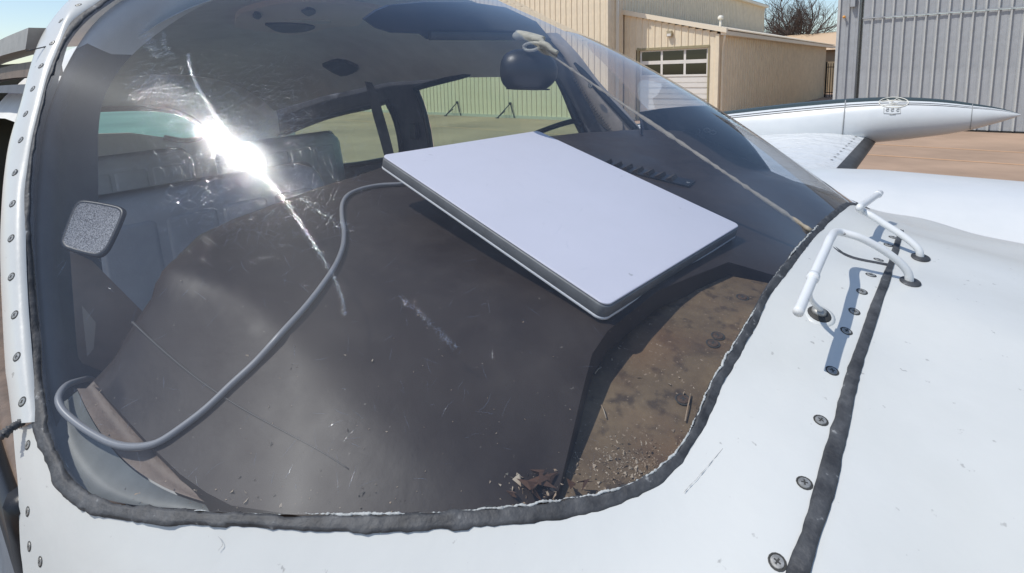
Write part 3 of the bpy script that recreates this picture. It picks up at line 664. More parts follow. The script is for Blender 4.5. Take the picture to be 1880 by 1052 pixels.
# ---- white strip outside the near post
EDGE_PX = [(215, -80), (170, -40), (126, 0), (99, 31), (75, 68), (58, 113), (38, 188), (17, 260), (7, 325), (2, 391), (0, 460), (3.4, 562), (10, 682), (14, 709), (22, 779)]
sc = spline([on_post(u, v, K0-.004) for u, v in POST_O[2:]], 90); se = spline([on_post(u, v, K0-.050) for u, v in EDGE_PX], 90)
rows = []
for p, q in zip(sc, se):
    o = np.array([.0, -.004, .002]); rows.append([p-o, p, p*.75+q*.25+o*.6, (p+q)/2+o*.8, p*.2+q*.8+o*.5, q, q+np.array([-.004, .006, 0]), q+np.array([-.01, .03, 0])])
strip_mid = np.array([w[3] for w in rows]); rows_mid = np.array([w[4]-w[2] for w in rows])
def pjv(P): c = R_A.T @ (A_AX.T @ P); return CY+F_PX*c[1]/c[2]
V, Fc = grid(rows); frame = am('window_frame', V, Fc, M['paint'])
for u, v in [(144, 9), (112, 38), (96, 79), (75, 121), (60, 163), (47, 209), (38, 257), (27, 317), (23, 374), (20.5, 437.5), (21, 508), (27, 578), (31, 655), (41, 737.5)]:
    P, nn = cast(frame, u, v)
    if P is not None: place_screw(P+nn*.0002, nn, frame, s=.80)
for pts, w in (([(22, 800), (40, 785), (62, 772)], .0030), ([(62, 100), (80, 96), (97, 92)], .0007)):    # seam to the nose skin, and a hairline one near the top
    P = spline([on_post(u, v, K0-.028)+np.array([.003, -.006, .004]) for u, v in pts], 24); r = np.random.default_rng(2)
    V, Fc = tube(P, np.abs(w*(1+.25*r.normal(0, 1, 24))), 7); am('seam_sealant', V, Fc, M['rubber'], frame)
# hairline cracks and lifted edges in the old paint
mb = AMB(); r = np.random.default_rng(17)
for px in ([(1255, 905), (1290, 868), (1332, 822)], [(1348, 742), (1368, 700), (1380, 655), (1392, 628)], [(1395, 620), (1410, 590)], [(400, 985), (408, 1000), (402, 1014)], [(1415, 770), (1428, 780)], [(1330, 690), (1352, 705), (1350, 760)]):
    C = spline(np.array(px, float), 12*len(px)); C += np.cumsum(r.normal(0, .35, C.shape), axis=0)*.6
    P = [SKIN.hit(*q) for q in C[::2]]; P = [p+np.array([0, 0, .0001]) for p in P if p is not None]
    if len(P) > 2: mb.add(*tube(np.array(P), np.clip(.00014+.00008*r.normal(0, 1, len(P)), .00004, .0003), 4))
mb.obj('paint_cracks', mat('crack_grime', (.50, .50, .49), .8), fus, kind='stuff')

# ---- roof skin behind the windshield (shades the cabin)
topr = GP[-1][::-1]; rows = []
def roof_rise(d): return .028*(1-np.exp(-d/.12))-.085*np.clip((d-.45)/1.6, 0, 1)**1.4
for d in np.concatenate([[0, .01], np.linspace(.05, 2.05, 24)]):
    q = topr.copy(); q[:, 0] -= d; q[:, 2] += roof_rise(d); q[:, 1] = LC+(q[:, 1]-LC)*(1-.06*max(0, (d-.8)/1.2)); rows.append(q)
V, Fc = grid(rows); am('roof_skin', V, Fc, M['paint'])
tl, tz, ta = topr[:, 1], topr[:, 2], topr[:, 0]; o_ = np.argsort(tl); tl, tz, ta = tl[o_], tz[o_], ta[o_]
def roof_z(a, l): return np.interp(l, tl, tz)+roof_rise(np.clip(np.interp(l, tl, ta)-a, 0, 3))

# ---- glareshield
def rbf(C):
    C = np.array(C); X = C[:, :2]; n = len(X); D = np.linalg.norm(X[:, None]-X[None], axis=2)
    K = np.where(D > 0, D*D*np.log(D+1e-12), 0)+np.eye(n)*2e-4
    Pm = np.hstack([np.ones((n, 1)), X]); S_ = np.block([[K, Pm], [Pm.T, np.zeros((3, 3))]])
    w = np.linalg.solve(S_, np.concatenate([C[:, 2], [0, 0, 0]]))
    def f(x, y):
        x = np.atleast_1d(x).astype(float); y = np.atleast_1d(y).astype(float)
        d = np.sqrt((x[:, None]-X[None, :, 0])**2+(y[:, None]-X[None, :, 1])**2)
        return np.where(d > 0, d*d*np.log(d+1e-12), 0) @ w[:n]+w[n]+w[n+1]*x+w[n+2]*y
    return f
_g = rbf([(-.527, .27, -.170), (-.224, .306, -.219), (-.265, .536, -.264), (-.215, .486, -.270), (-.168, .428, -.277), (-.32, .578, -.258), (-.36, .61, -.222), (-.41, .58, -.19), (-.56, .47, -.17), (-.64, .34, -.16), (-.67, .2, -.154), (-.67, 0, -.152), (-.45, 0, -.180), (-.205, 0, -.225), (-.135, 0, -.235), (-.38, .29, -.196), (-.30, .40, -.225)])
def glass_z(a, l):
    a = np.atleast_1d(a).astype(float); l = np.atleast_1d(l).astype(float); lo = np.full(len(a), -.45); hi = np.full(len(a), .25)
    for _ in range(26):
        mid_ = (lo+hi)/2; ins = GLASS.F(np.stack([a, l, mid_], -1)) > 0; lo = np.where(ins, mid_, lo); hi = np.where(ins, hi, mid_)
    return lo
_ga = np.linspace(-.78, -.08, 141); _gl = np.linspace(0, 1.32, 177)
_aa, _ll = np.meshgrid(_ga, _gl, indexing='ij')
_zg_full = glass_z(_aa.ravel(), _ll.ravel()).reshape(_aa.shape)
_zt = np.minimum(_g(_aa.ravel(), np.abs(_ll.ravel()-LC)).reshape(_aa.shape), _zg_full-.009)
def _bil(T_, a, l):
    a = np.clip((np.atleast_1d(a)-_ga[0])/(_ga[1]-_ga[0]), 0, len(_ga)-1.001); l = np.clip((np.atleast_1d(l)-_gl[0])/(_gl[1]-_gl[0]), 0, len(_gl)-1.001)
    i, j = a.astype(int), l.astype(int); x, y = a-i, l-j
    return (1-x)*(1-y)*T_[i, j]+x*(1-y)*T_[i+1, j]+(1-x)*y*T_[i, j+1]+x*y*T_[i+1, j+1]
def zG(a, l): return _bil(_zt, a, l)
def glass_fast(a, l): return _bil(_zg_full, a, l)
def hit_hf(f, u, v, lo=.2, hi=1.6, n=700):
    q = rayA(u, v); t = np.linspace(lo, hi, n); P = q[None]*t[:, None]; g = P[:, 2]-f(P[:, 0], P[:, 1]); i = np.where((g[:-1] > 0) & (g[1:] <= 0))[0]
    if len(i) == 0: return None
    i = i[0]; w = g[i]/(g[i]-g[i+1]); p = q*(t[i]+w*(t[i+1]-t[i])); return p
_gf = lambda a, l: _g(a, np.abs(np.atleast_1d(l)-LC))
near_end = [hit_hf(zG, u, v) for u, v in [(425, 928), (380, 905), (330, 870), (280, 822), (225, 762), (185, 715), (163, 690)]]
near_end = np.array([p for p in near_end if p is not None])[:, :2]
rear = np.array([hit_hf(zG, u, v) for u, v in [(185, 640), (205, 605), (235, 560), (268, 505), (305, 448), (350, 410), (410, 385), (480, 362), (560, 334), (640, 312), (700, 292)]])[:, :2]
rear = np.vstack([rear, [(rear[-1, 0]-.012, .56), (rear[-1, 0]-.016, .66)]])
in_base = bi[(bi[:, 0] > -.29)]
ib = in_base[:, :2]+np.array([-.004, .003])
fr = ib[(ib[:, 1] < .215) & (ib[:, 0] < -.17)]
lip_l = 0
lip = np.array([hit_hf(_gf, u, v) for u, v in [(1026, 900), (1050, 800), (1070, 715), (1087, 650), (1116, 607)]])[:, :2]
cb = hit_hf(_gf, 1338, 481)[:2]; cc_ = hit_hf(_gf, 1420, 505)[:2]
lip = np.vstack([lip, [lip[-1]*.6+cb*.4+np.array([-.006, 0]), cb]])
ctr = np.array([cc_, (-.146, cc_[1]+.05), (-.147, max(.66, cc_[1]+.09))])
half = np.vstack([near_end[::-1][:0], fr, lip, ctr])
half_rear = np.vstack([rear[::-1], near_end[::-1]])           # from the centre round the rear to the near end
far_front = np.array([(-.147, .76), (-.147, .80), (-.150, .90), (-.155, 1.0)]); fb = mirror(np.c_[ib, np.zeros(len(ib))])[:, :2]; fb = fb[(fb[:, 1] > 1.0)][::-1]
far_end = near_end.copy(); far_end[:, 1] = 2*LC-far_end[:, 1]; far_rear = rear.copy(); far_rear[:, 1] = 2*LC-far_rear[:, 1]
poly = np.vstack([half_rear, fr, lip, ctr, far_front, fb, far_end, far_rear[:-1]])
keep = [0]
for i in range(1, len(poly)):
    if np.linalg.norm(poly[i]-poly[keep[-1]]) > .003: keep.append(i)
poly = poly[keep]
rear_full = np.vstack([rear, far_rear[::-1]])
def rear_drop(a, l):
    P = np.stack([np.atleast_1d(a), np.atleast_1d(l)], -1); A0, B0_ = rear_full[:-1], rear_full[1:]; best = np.full(len(P), 9.0)
    for p, q in zip(A0, B0_):
        d = q-p; L2 = d @ d
        if L2 < 1e-10: continue
        t = np.clip(((P-p) @ d)/L2, 0, 1); best = np.minimum(best, np.linalg.norm(P-p-t[:, None]*d, axis=1))
    x = np.clip(1-best/.045, 0, 1); return .026*(1-np.sqrt(np.clip(1-x*x, 0, 1)))
v2, T = cdt(poly, [], .0105)
V = np.c_[v2, zG(v2[:, 0], v2[:, 1])-rear_drop(v2[:, 0], v2[:, 1])]
nb = len(poly); ring = V[:nb].copy(); ring[:, 2] -= .0; low = ring.copy(); low[:, 2] -= np.where(np.isin(np.arange(nb), np.arange(nb)), .018, 0)
Fc = [list(t) for t in T]; k = len(V); rim_top = ring; Vall = np.vstack([V, ring, low])
rimF = [[k+i, k+(i+1) % nb, k+nb+(i+1) % nb, k+nb+i] for i in range(nb)]
glare = am('glareshield', Vall, Fc+rimF, M['vinyl'])
# panel below the rear edge down to the cabin floor
rl = rear_full[(rear_full[:, 1] > .17) & (rear_full[:, 1] < 1.15)]; rows = [[(p[0]+.05, p[1]+.10*(LC-p[1]), z) for p in rl] for z in (-.20, -.75)]
V, Fc = grid(rows); am('instrument_panel', V, Fc, M['black'])

P = spline([hit_hf(zG, u, v)+np.array([0, 0, .0004]) for u, v in [(243, 592), (300, 645), (370, 702), (440, 748), (520, 792), (590, 830), (640, 862)]], 60)  # pale line on the vinyl standing in for a reflection in the glass
V, Fc = tube(P, np.linspace(.0010, .0004, 60), 6); am('reflection_line', V, Fc, mat('pale_reflection', (.085, .078, .072), .6), glare)
# deck ahead of the glareshield
def z_shelf(a, l): 
    return np.interp(np.atleast_1d(l), [.15, .22, .30, .40, .50, .56], [-.287, -.283, -.269, -.250, -.240, -.242])+np.clip((np.atleast_1d(a)+.135)*-.08, -.01, .01)
L_ = np.linspace(.17, .585, 60); rows = []
for t in np.linspace(0, 1, 14):
    a0 = np.interp(L_, [.17, .225, .306, .60], [-.26, -.20, -.235, -.235]); a1 = np.interp(L_, bi[bi[:, 1] > .15][:, 1], bi[bi[:, 1] > .15][:, 0])-.002
    a = a0*(1-t)+a1*t; z = np.minimum(z_shelf(a, L_), glass_z(a, L_)-.002); rows.append(np.stack([a, L_, z], -1))
V, Fc = grid(rows); deck = am('forward_deck', V, Fc, M['deck'])
_sh = lambda a, l: np.minimum(z_shelf(a, l), glass_fast(a, l)-.002)
for u, v in [(1363, 547), (1318, 618), (1309, 632), (1254, 735)]:
    P = hit_hf(_sh, u, v)
    if P is not None: place_screw(P+np.array([0, 0, .001]), (.1, -.1, 1), deck, RUSTY)
mb = AMB()
for (u0, v0, u1, v1, rr) in ((1104, 748, 1113, 772, .0012), (1268, 728, 1258, 778, .0016), (1092, 690, 1104, 678, .0014), (960, 882, 975, 888, .0012), (938, 905, 952, 918, .0014)):
    p, q = hit_hf(_sh, u0, v0), hit_hf(_sh, u1, v1)
    if p is not None and q is not None: mb.add(*tube([p+np.array([0, 0, .002]), (p+q)/2+np.array([0, 0, .003]), q+np.array([0, 0, .002])], rr*.38, 5))
mb.obj('straw_bits', M['crumb'], None, kind='stuff')

# heater vent let into the far half of the glareshield
vq = [hit_hf(zG, u, v) for u, v in ((1118, 297), (1262, 330), (1232, 344), (1098, 303))]
c = np.mean(vq, axis=0); ex = nrm(vq[1]-vq[0])*.085; ey = nrm((vq[2]-vq[1])-ex*((vq[2]-vq[1]) @ ex)/(ex @ ex))*.017; nz = nrm(np.cross(ex, ey)); nz *= np.sign(nz[2])
mb = AMB(); mb.add(*box(c+nz*.0015, ex, ey, nz*.0015)); vent = mb.obj('heater_vent', M['black'], glare, smooth=False)
for k in range(7):
    mb = AMB(); cc = c+ex*(-.72+.22*k)+nz*.0045
    V_ = [cc-ex*.07-ey*.75-nz*.002, cc+ex*.05-ey*.75+nz*.0045, cc+ex*.05+ey*.75+nz*.0045, cc-ex*.07+ey*.75-nz*.002, cc+ex*.09-ey*.75-nz*.002, cc+ex*.09+ey*.75-nz*.002]
    mb.add(V_, [[0, 1, 2, 3], [1, 4, 5, 2], [0, 4, 1], [3, 2, 5]]); mb.obj('louver', mat_v if k else M['vinyl'], vent, smooth=False) if False else mb.obj('louver', M['vinyl'], vent, smooth=False)
for s in (-1, 1): place_screw(c+ex*s*.93+nz*.003, nz, glare, s=.8)

# ---- trim between the glareshield's near end and the glass
def under_glass(P, gap):
    out = []
    for q in P:
        c = R_A.T @ (A_AX.T @ q); g = GLASS.hit(CX+F_PX*c[0]/c[2], CY+F_PX*c[1]/c[2])
        out.append(q if g is None else q*max(1, (np.linalg.norm(g)+gap)/np.linalg.norm(q)))
    return np.array(out)
ne = under_glass(spline([hit_hf(zG, u, v) for u, v in [(432, 930), (330, 870), (225, 762), (172, 700)]], 40), .013)
ge = under_glass(spline(hits(GLASS, [(380, 938), (250, 928), (165, 902), (118, 850), (98, 790), (92, 735)]), 40), .024)
mids = under_glass(ne*.62+ge*.38, .019)
V, Fc = grid([ne+np.array([-.004, .012, -.05]), ne, ne*.5+mids*.5+np.array([0, 0, -.003]), mids]); am('side_trim', V, Fc, M['tan'])
V, Fc = grid([mids-np.array([0, 0, .002]), mids*.5+ge*.5-np.array([0, 0, .006]), ge, ge+np.array([0, -.004, .004])]); am('window_channel', V, Fc, mat('pale_channel_paint', (.20, .21, .20), .5, var=.3, var_scale=40))

# ---- cabin lining
def zc(a): return np.interp(-np.atleast_1d(a), [.8, .9, 1.3, 1.7, 2.2, 2.75], [.155, .16, .160, .145, .085, -.005])
def ceil(a, l): q = np.abs(np.atleast_1d(l)-LC); return np.minimum(zc(a)-.25*q**2-1.5*q**4, roof_z(np.atleast_1d(a), np.atleast_1d(l))-.012)
a_ = np.linspace(-.90, -2.72, 60); l_ = np.linspace(.10, 1.20, 61)
V, Fc = grid([[(a, l, float(ceil(a, l)[0])) for l in l_] for a in a_]); am('headliner', V, Fc, M['grey_lining'])
def Lw(z): return 1.205+.05*np.clip(-np.asarray(z)-.05, 0, .4)
def hit_far(u, v):
    q = rayA(u, v); d = 1.2/q[1]
    for _ in range(8): d = float(Lw(q[2]*d))/q[1]
    return q*d
W1 = [(764, 162), (800, 152), (850, 139), (905, 122), (950, 108), (985, 100), (1004, 108), (1024, 140), (1040, 172), (1056, 212), (1072, 245), (1083, 266), (1060, 275), (1000, 290), (930, 300), (850, 305), (795, 300), (792, 270), (786, 232), (777, 196)]
W2 = [(712, 186), (680, 196), (640, 205), (600, 216), (560, 231), (525, 246), (500, 258), (502, 275), (530, 296), (580, 305), (640, 303), (700, 294), (737, 284), (735, 250), (726, 215)]
def hole(px): return np.array([hit_far(u, v)[[0, 2]] for u, v in px])
h1, h2 = hole(W1), hole(W2)
top = [(a, float(ceil(a, 1.195)[0])) for a in np.linspace(-.97, -2.72, 24)]
outer = [(-2.72, -.85), (-.66, -.85), (-.66, -.30), (-.70, -.16)]+[(-.80, -.04)]+top
v2, T = cdt(outer, [h1, h2], .05)
V = np.c_[v2[:, 0], Lw(v2[:, 1]), v2[:, 1]]; am('cabin_wall', V, T, M['pillar'])
for px, nm in ((W1, 'pilot window'), (W2, 'rear window')):
    P = np.array([hit_far(u, v) for u, v in px]); cen = P.mean(0)
    V = np.vstack([P, cen])+np.array([0, .012, 0]); n = len(P); w = am('side_window', V, [[i, (i+1) % n, n] for i in range(n)], M['pane_green'], smooth=False)
    Pc = spline(np.vstack([P, P[:1]]), 90)-np.array([0, .004, 0]); V, Fc = tube(Pc, .011, 8, cap=False); am('window_gasket', V, Fc, M['black'], w)
P = [hit_far(992, 240)+np.array([0, .0, 0]), hit_far(1050, 222), hit_far(1064, 222)]
P = spline([hit_far(u, v) for u, v in [(990, 243), (1020, 232), (1046, 224), (1062, 222), (1072, 230)]], 16)-np.array([0, .01, 0])
V, Fc = tube(P, .008, 8); am('vent_window_frame', V, Fc, M['black'])
# far windshield pillar: dark trim, then stitched tan leather, then black gasket
def pil(px, dl): return np.array([on_plane(u, v, (0, 1, .25), (0, 1.185+dl, 0)) for u, v in px])
def band(name, left, right, dl0, dl1, mt):
    l3, r3 = spline(pil(left, dl0), 30), spline(pil(right, dl1), 30); m3 = (l3+r3)/2-np.array([.0, .012, 0])
    V, Fc = grid([l3+np.array([0, .03, 0]), l3, m3, r3, r3+np.array([0, .03, 0])]); return am(name, V, Fc, mt)
band('pillar_trim', [(905, 70), (960, 100), (990, 112), (1012, 135), (1040, 180), (1066, 235), (1078, 262), (1080, 275)], [(1000, 62), (1030, 100), (1052, 135), (1072, 175), (1095, 220), (1112, 255), (1118, 275)], -.0, -.015, M['pillar'])
pl_ = band('pillar_leather', [(1000, 62), (1030, 100), (1052, 135), (1072, 175), (1095, 220), (1112, 255), (1118, 275)], [(1012, 60), (1050, 100), (1088, 150), (1124, 190), (1152, 222), (1172, 248), (1188, 272)], -.015, -.01, mat('pale_tan_leather', (.50, .43, .37), .6, var=.3, var_scale=20, bump=.3, bump_scale=300))
P = spline(pil([(1005, 70), (1042, 105), (1075, 138), (1110, 177), (1140, 209), (1176, 247), (1195, 272)], -.012), 30); V, Fc = tube(P, .008, 8); am('pillar_gasket', V, Fc, M['black'])
mb = AMB(); st = spline(pil([(1052, 140), (1075, 178), (1100, 212), (1120, 240), (1136, 262)], -.028), 30)
for i in range(1, 29):
    d = nrm(np.cross(st[i]-st[i-1], [0, 1, 0])); mb.add(*tube([st[i]-d*.006, st[i]+d*.006], .0012, 4))
mb.obj('stitches', M['carpet'], pl_, kind='stuff')
place_screw(pil([(1084, 157)], -.035)[0], (0, -1, .1), pl_, s=1.6)
# rear bulkhead with the back window
def rw(u, v): return on_plane(u, v, (1, 0, 0), (-2.7, 0, 0))
RW = [(-60, 225), (0, 234), (60, 212), (132, 203), (200, 200), (260, 199), (310, 203), (345, 215), (372, 238), (366, 252), (340, 258), (300, 252), (240, 244), (132, 247), (60, 262), (0, 284), (-60, 295)]
hr = np.array([rw(u, v)[[1, 2]] for u, v in RW])
outer = [(.0, -.9), (1.30, -.9), (1.30, -.2)]+[(l, float(ceil(-2.7, l)[0])+.003) for l in np.linspace(1.2, .12, 20)]+[(.0, -.2)]
v2, T = cdt(outer, [hr], .06); am('rear_bulkhead', np.c_[np.full(len(v2), -2.7), v2], T, M['grey_lining'])
P = np.array([rw(u, v) for u, v in RW]); cen = P.mean(0); n = len(P)
am('rear_window', np.vstack([P, cen])-np.array([.012, 0, 0]), [[i, (i+1) % n, n] for i in range(n)], M['pane_teal'], smooth=False)
Pc = spline(P[3:12], 50)+np.array([.01, 0, 0]); V, Fc = tube(Pc, .012, 8); am('window_gasket', V, Fc, M['tan'])
am('aft_shade_sheet', [(-2.3, .02, -.85), (-2.3, .34, -.85), (-2.3, .34, .06), (-2.3, .02, .04)], [[0, 1, 2, 3]], mat('dark_olive_shade', (.06, .056, .042), .8), smooth=False)  # added dark sheet over the bulkhead, coloured as the shaded aft cabin
am('cabin_floor', [(-.65, .0, -.80), (-2.7, .0, -.80), (-2.7, 1.3, -.80), (-.65, 1.3, -.80)], [[0, 1, 2, 3]], M['carpet'], smooth=False)

# seats
def seat(a, l0, l1, ztop, lean=.16, cush=True, hr=False):
    c = np.array([a, (l0+l1)/2, 0]); hw = (l1-l0)/2
    up = nrm(np.array([-lean, 0, 1])); fw = nrm(np.array([1, 0, lean])); sd = np.array([0, 1.0, 0]); h = .27
    mb = AMB(); mb.add(*rbox(np.array([a, (l0+l1)/2, ztop])-up*h, fw*.06, sd*hw, up*h, .9)); s = mb.obj('seat', M['seat'], plane)
    for k in (-.62, -.2, .2, .62):
        mb = AMB(); mb.add(*rbox(np.array([a, (l0+l1)/2+k*hw, ztop-.03])-up*h*.95+fw*.055, fw*.013, sd*hw*.195, up*h*.86, .95)); mb.obj('seat_pleat', M['seat'], s)
    if cush:
        mb = AMB(); mb.add(*rbox(np.array([a+.27, (l0+l1)/2, ztop-.46]), np.array([.26, 0, .02]), sd*hw, np.array([0, 0, .075]), .9)); mb.obj('seat_cushion', M['seat'], s)
    if hr:
        mb = AMB(); mb.add(*rbox(np.array([a-.03, (l0+l1)/2, ztop+.05]), fw*.04, sd*.12, up*.06, .9)); mb.obj('headrest', M['seat'], s)
    return s
seat(-1.16, .12, .60, -.205); seat(-1.20, .72, 1.18, -.27); seat(-2.10, .13, .62, -.25); seat(-2.10, .70, 1.19, -.26)

# shoulder strap on the far wall, between the two side windows
cl = [(698, 148), (705, 172), (712, 205), (722, 240), (734, 284)]; cr = [(712, 150), (722, 172), (732, 205), (742, 240), (752, 280)]
l3 = spline([hit_far(u, v)-np.array([0, .07, 0]) for u, v in cl], 20); r3 = spline([hit_far(u, v)-np.array([0, .07, 0]) for u, v in cr], 20)
V, Fc = grid([l3, (l3+r3)/2+np.array([0, .004, 0]), r3]); am('shoulder_strap', V, Fc, M['pillar'])
mb = AMB(); p = hit_far(768, 240)-np.array([0, .02, 0]); mb.add(*rbox(p, (.018, 0, 0), (0, .01, 0), (0, 0, .03), .5)); mb.obj('door_latch', M['black'], plane)
# lamp and overhead console on the headliner
def hc(u, v, d=.008):
    q = rayA(u, v); t = np.linspace(.45, 3.2, 900); P = q[None]*t[:, None]; g = ceil(P[:, 0], P[:, 1])-P[:, 2]-d
    i = np.where((g[:-1] > 0) & (g[1:] <= 0) & (P[:-1, 0] < -.5))[0]
    if len(i) == 0: return None
    i = i[0]; w = g[i]/(g[i]-g[i+1]); return q*(t[i]+w*(t[i+1]-t[i]))
def ceil_patch(name, px, d, mt, thick=.008, parent=plane, n=40):
    P = [hc(u, v, d) for u, v in px]; P = np.array([p for p in P if p is not None])
    if len(P) < 4: print('patch lost', name, len(P)); return None
    P = spline(np.vstack([P, P[:1]]), n)[:-1]; c = P.mean(0); V = np.vstack([P, P+np.array([0, 0, thick]), c[None]]); k = len(P)
    Fc = [[i, (i+1) % k, 2*k] for i in range(k)]+[[i, (i+1) % k, k+(i+1) % k, k+i] for i in range(k)]
    return am(name, V, Fc, mt, parent, smooth=False)
con = ceil_patch('overhead_console', [(432, 50), (438, 28), (470, 16), (520, 6), (560, 3), (620, 6), (670, 14), (704, 20), (702, 30), (668, 36), (655, 48), (610, 50), (570, 60), (540, 64), (480, 58)], .012, mat('beige_console', (.80, .72, .66), .6), .02)
if con:
    for px, mt in (([(487, 46), (512, 44), (560, 45), (578, 52), (550, 60), (515, 60)], M['black']), ([(553, 22), (568, 18), (580, 24), (566, 30)], M['black']), ([(464, 32), (470, 27), (480, 30), (474, 36)], M['black']), ([(525, 38), (560, 37), (608, 41), (580, 44)], M['grey_lining'])):
        ceil_patch('air_vent', px, .022, mt, .012, con, 20)
ceil_patch('dome_light', [(592, 122), (625, 113), (658, 126), (624, 140)], .012, M['black'], .02, plane, 12)
# smoked sun visor along the top of the windshield
VS = [(668, 36), (690, 20), (715, 10), (780, 4), (860, 4), (930, 14), (985, 40), (1012, 72), (1006, 86), (970, 74), (940, 72), (860, 74), (784, 72), (770, 62), (716, 60), (690, 52)]
def vis(u, v): return on_plane(u, v, (1, 0, -.45), (-.90, 0, 0))
P = np.array([vis(u, v) for u, v in VS]); n = len(P); V = np.vstack([P, P+np.array([-.006, 0, .002]), P.mean(0)[None], P.mean(0)[None]+np.array([-.006, 0, 0])])
am('sun_visor', V, [[i, (i+1) % n, 2*n] for i in range(n)]+[[n+(i+1) % n, n+i, 2*n+1] for i in range(n)]+[[i, n+i, n+(i+1) % n, (i+1) % n] for i in range(n)], M['smoked'], smooth=False)
mb = AMB()
p, q = vis(784, 66), vis(962, 68); mb.add(*rbox((p+q)/2+np.array([.008, 0, 0]), (q-p)/2, (.006, 0, 0), (0, 0, .009), .4)); mb.obj('visor_bar', M['black'], plane)

# near post trim seen through the glass
lt = spline([on_post(u, v, K0-.030) for u, v in [(300, -40), (225, 0), (180, 35), (145, 80), (118, 130), (98, 185), (82, 235), (72, 300), (66, 380), (66, 470), (72, 560), (80, 660), (92, 740), (120, 850)]], 60)
rt = spline([on_post(u, v, K0-.075) for u, v in [(400, -20), (330, 12), (275, 45), (215, 90), (172, 138), (144, 190), (133, 250), (130, 340), (128, 420), (130, 500), (140, 600), (158, 700), (180, 760), (220, 860)]], 60)
mm = (lt+rt)/2+np.array([.02, -.008, .012]); V, Fc = grid([lt, lt*.6+mm*.4+np.array([.004, -.003, 0]), mm, rt*.6+mm*.4+np.array([.004, -.002, 0]), rt, rt+np.array([-.03, .03, 0])])
ksp = 18; V, Fc = grid([w[:ksp+1] for w in (lt, lt*.6+mm*.4+np.array([.004, -.003, 0]), mm, rt*.6+mm*.4+np.array([.004, -.002, 0]), rt, rt+np.array([-.03, .03, 0]))]); am('pale_post_trim', V, Fc, M['grey_lining'])  # upper post trim, coloured pale for the reflection on the glass
V, Fc = grid([w[ksp:] for w in (lt, lt*.6+mm*.4+np.array([.004, -.003, 0]), mm, rt*.6+mm*.4+np.array([.004, -.002, 0]), rt, rt+np.array([-.03, .03, 0]))])
pt2 = am('post_trim', V, Fc, mat('dark_taupe_trim', (.13, .125, .115), .55, var=.4, var_scale=12, bump=.3, bump_scale=300))
kp = [on_plane(u, v, (1, 0, .2), (-.60, 0, -.2)) for u, v in [(128, 460), (168, 478), (330, 640), (230, 780), (150, 740), (138, 600)]]
am('kick_panel', kp, [[0, 1, 2, 3, 4, 5]], mat('brown_kick_panel', (.30, .235, .18), .7, var=.4, var_scale=12), smooth=False)
kp = [on_plane(u, v, (1, 0, .2), (-.585, 0, -.2)) for u, v in [(150, 560), (176, 592), (172, 640), (160, 655)]]
am('kick_panel_edge', kp, [[0, 1, 2, 3]], mat('cream_panel_edge', (.38, .32, .25), .6), smooth=False)
place_screw(on_post(81, 401, K0-.030), (.3, -.9, .2), pt2, s=.7)

# doorway on the near side: roof edge above it, sill below, wing walk outside
for (z, l, w, h, mt, nm) in ((.050, .108, .016, .013, mat('taupe_door_rail', (.34, .32, .29), .5, var=.3, var_scale=30), 'door_header'), (.014, .112, .012, .010, M['tan'], 'header_trim'), (-.012, .106, .012, .006, M['pillar'], 'header_seal')):
    P = np.array([(-.875, l+.004, z), (-1.1, l, z), (-1.5, l-.004, z-.006), (-2.2, l+.004, z-.03), (-2.75, l+.03, z-.07)])
    P = spline(P, 20); rows = [[p+np.array([0, -w, -h]), p+np.array([0, -w*.6, h]), p+np.array([0, w, h]), p+np.array([0, w, -h])] for p in P]
    V, Fc = loft(rows); am(nm, V, Fc, mt, smooth=False)
mb = AMB(); mb.add(*rbox((-1.2, .05, -.52), (.55, 0, 0), (0, .045, 0), (0, 0, .06), .5)); mb.obj('door_sill', M['tan'], plane)
mb = AMB(); mb.add(*tube(spline([(-.50, .012, -.30), (-.56, .012, -.40), (-.68, .01, -.46), (-1.0, .0, -.47), (-1.6, -.002, -.47)], 30), .012, 8)); mb.obj('door_seal', M['black'], plane)
rows = [[(a, l, z) for a in np.linspace(-.43, -1.9, 12)] for l, z in ((-.001, -.49), (-.008, -.60), (-.010, -.75), (-.03, -.90), (-.09, -1.0))]
V, Fc = grid(rows); side = am('lower_side_skin', V, Fc, mat('grey_side_paint', (.22, .245, .28), .4, var=.3, var_scale=15, bump=.3, bump_scale=60))
mb = AMB(); mb.add(*rbox((-.47, -.006, -.485), (.03, 0, 0), (0, .008, 0), (0, 0, .03), .3)); mb.obj('door_hinge', M['paint'], plane)

# wings, nacelle and tip tank
def wing_part(sign):
    rows = []; cols = [0, .02, .06, .14, .28, .45, .65, .85, 1.0]; th = [0, .028, .048, .066, .075, .068, .045, .018, .0]
    for q, aLE, ch, z in ((.50, -.66, 1.75, -1.02), (2.0, -.66, 1.6, -.985), (3.5, -.70, 1.42, -.925), (5.45, -.76, 1.2, -.845)):
        up = [(aLE-c*ch, LC+sign*q, z+t*ch) for c, t in zip(cols, th)]; lo = [(aLE-c*ch, LC+sign*q, z-t*ch*.7) for c, t in zip(cols[1:-1][::-1], th[1:-1][::-1])]
        rows.append(up+lo)
    dense = []
    for k in range(3):
        for t in np.linspace(0, 1, 12, endpoint=(k == 2)): dense.append(np.array(rows[k])*(1-t)+np.array(rows[k+1])*t)
    V, Fc = loft(dense); return V, Fc, rows
V, Fc, rws = wing_part(1); wing = am('wing', V, Fc, M['wing'])
V2, Fc2, _ = wing_part(-1); am('wing', V2, Fc2, M['wingwalk'])
r0 = np.array(rws[2]); r1 = np.array(rws[3]); rows = []
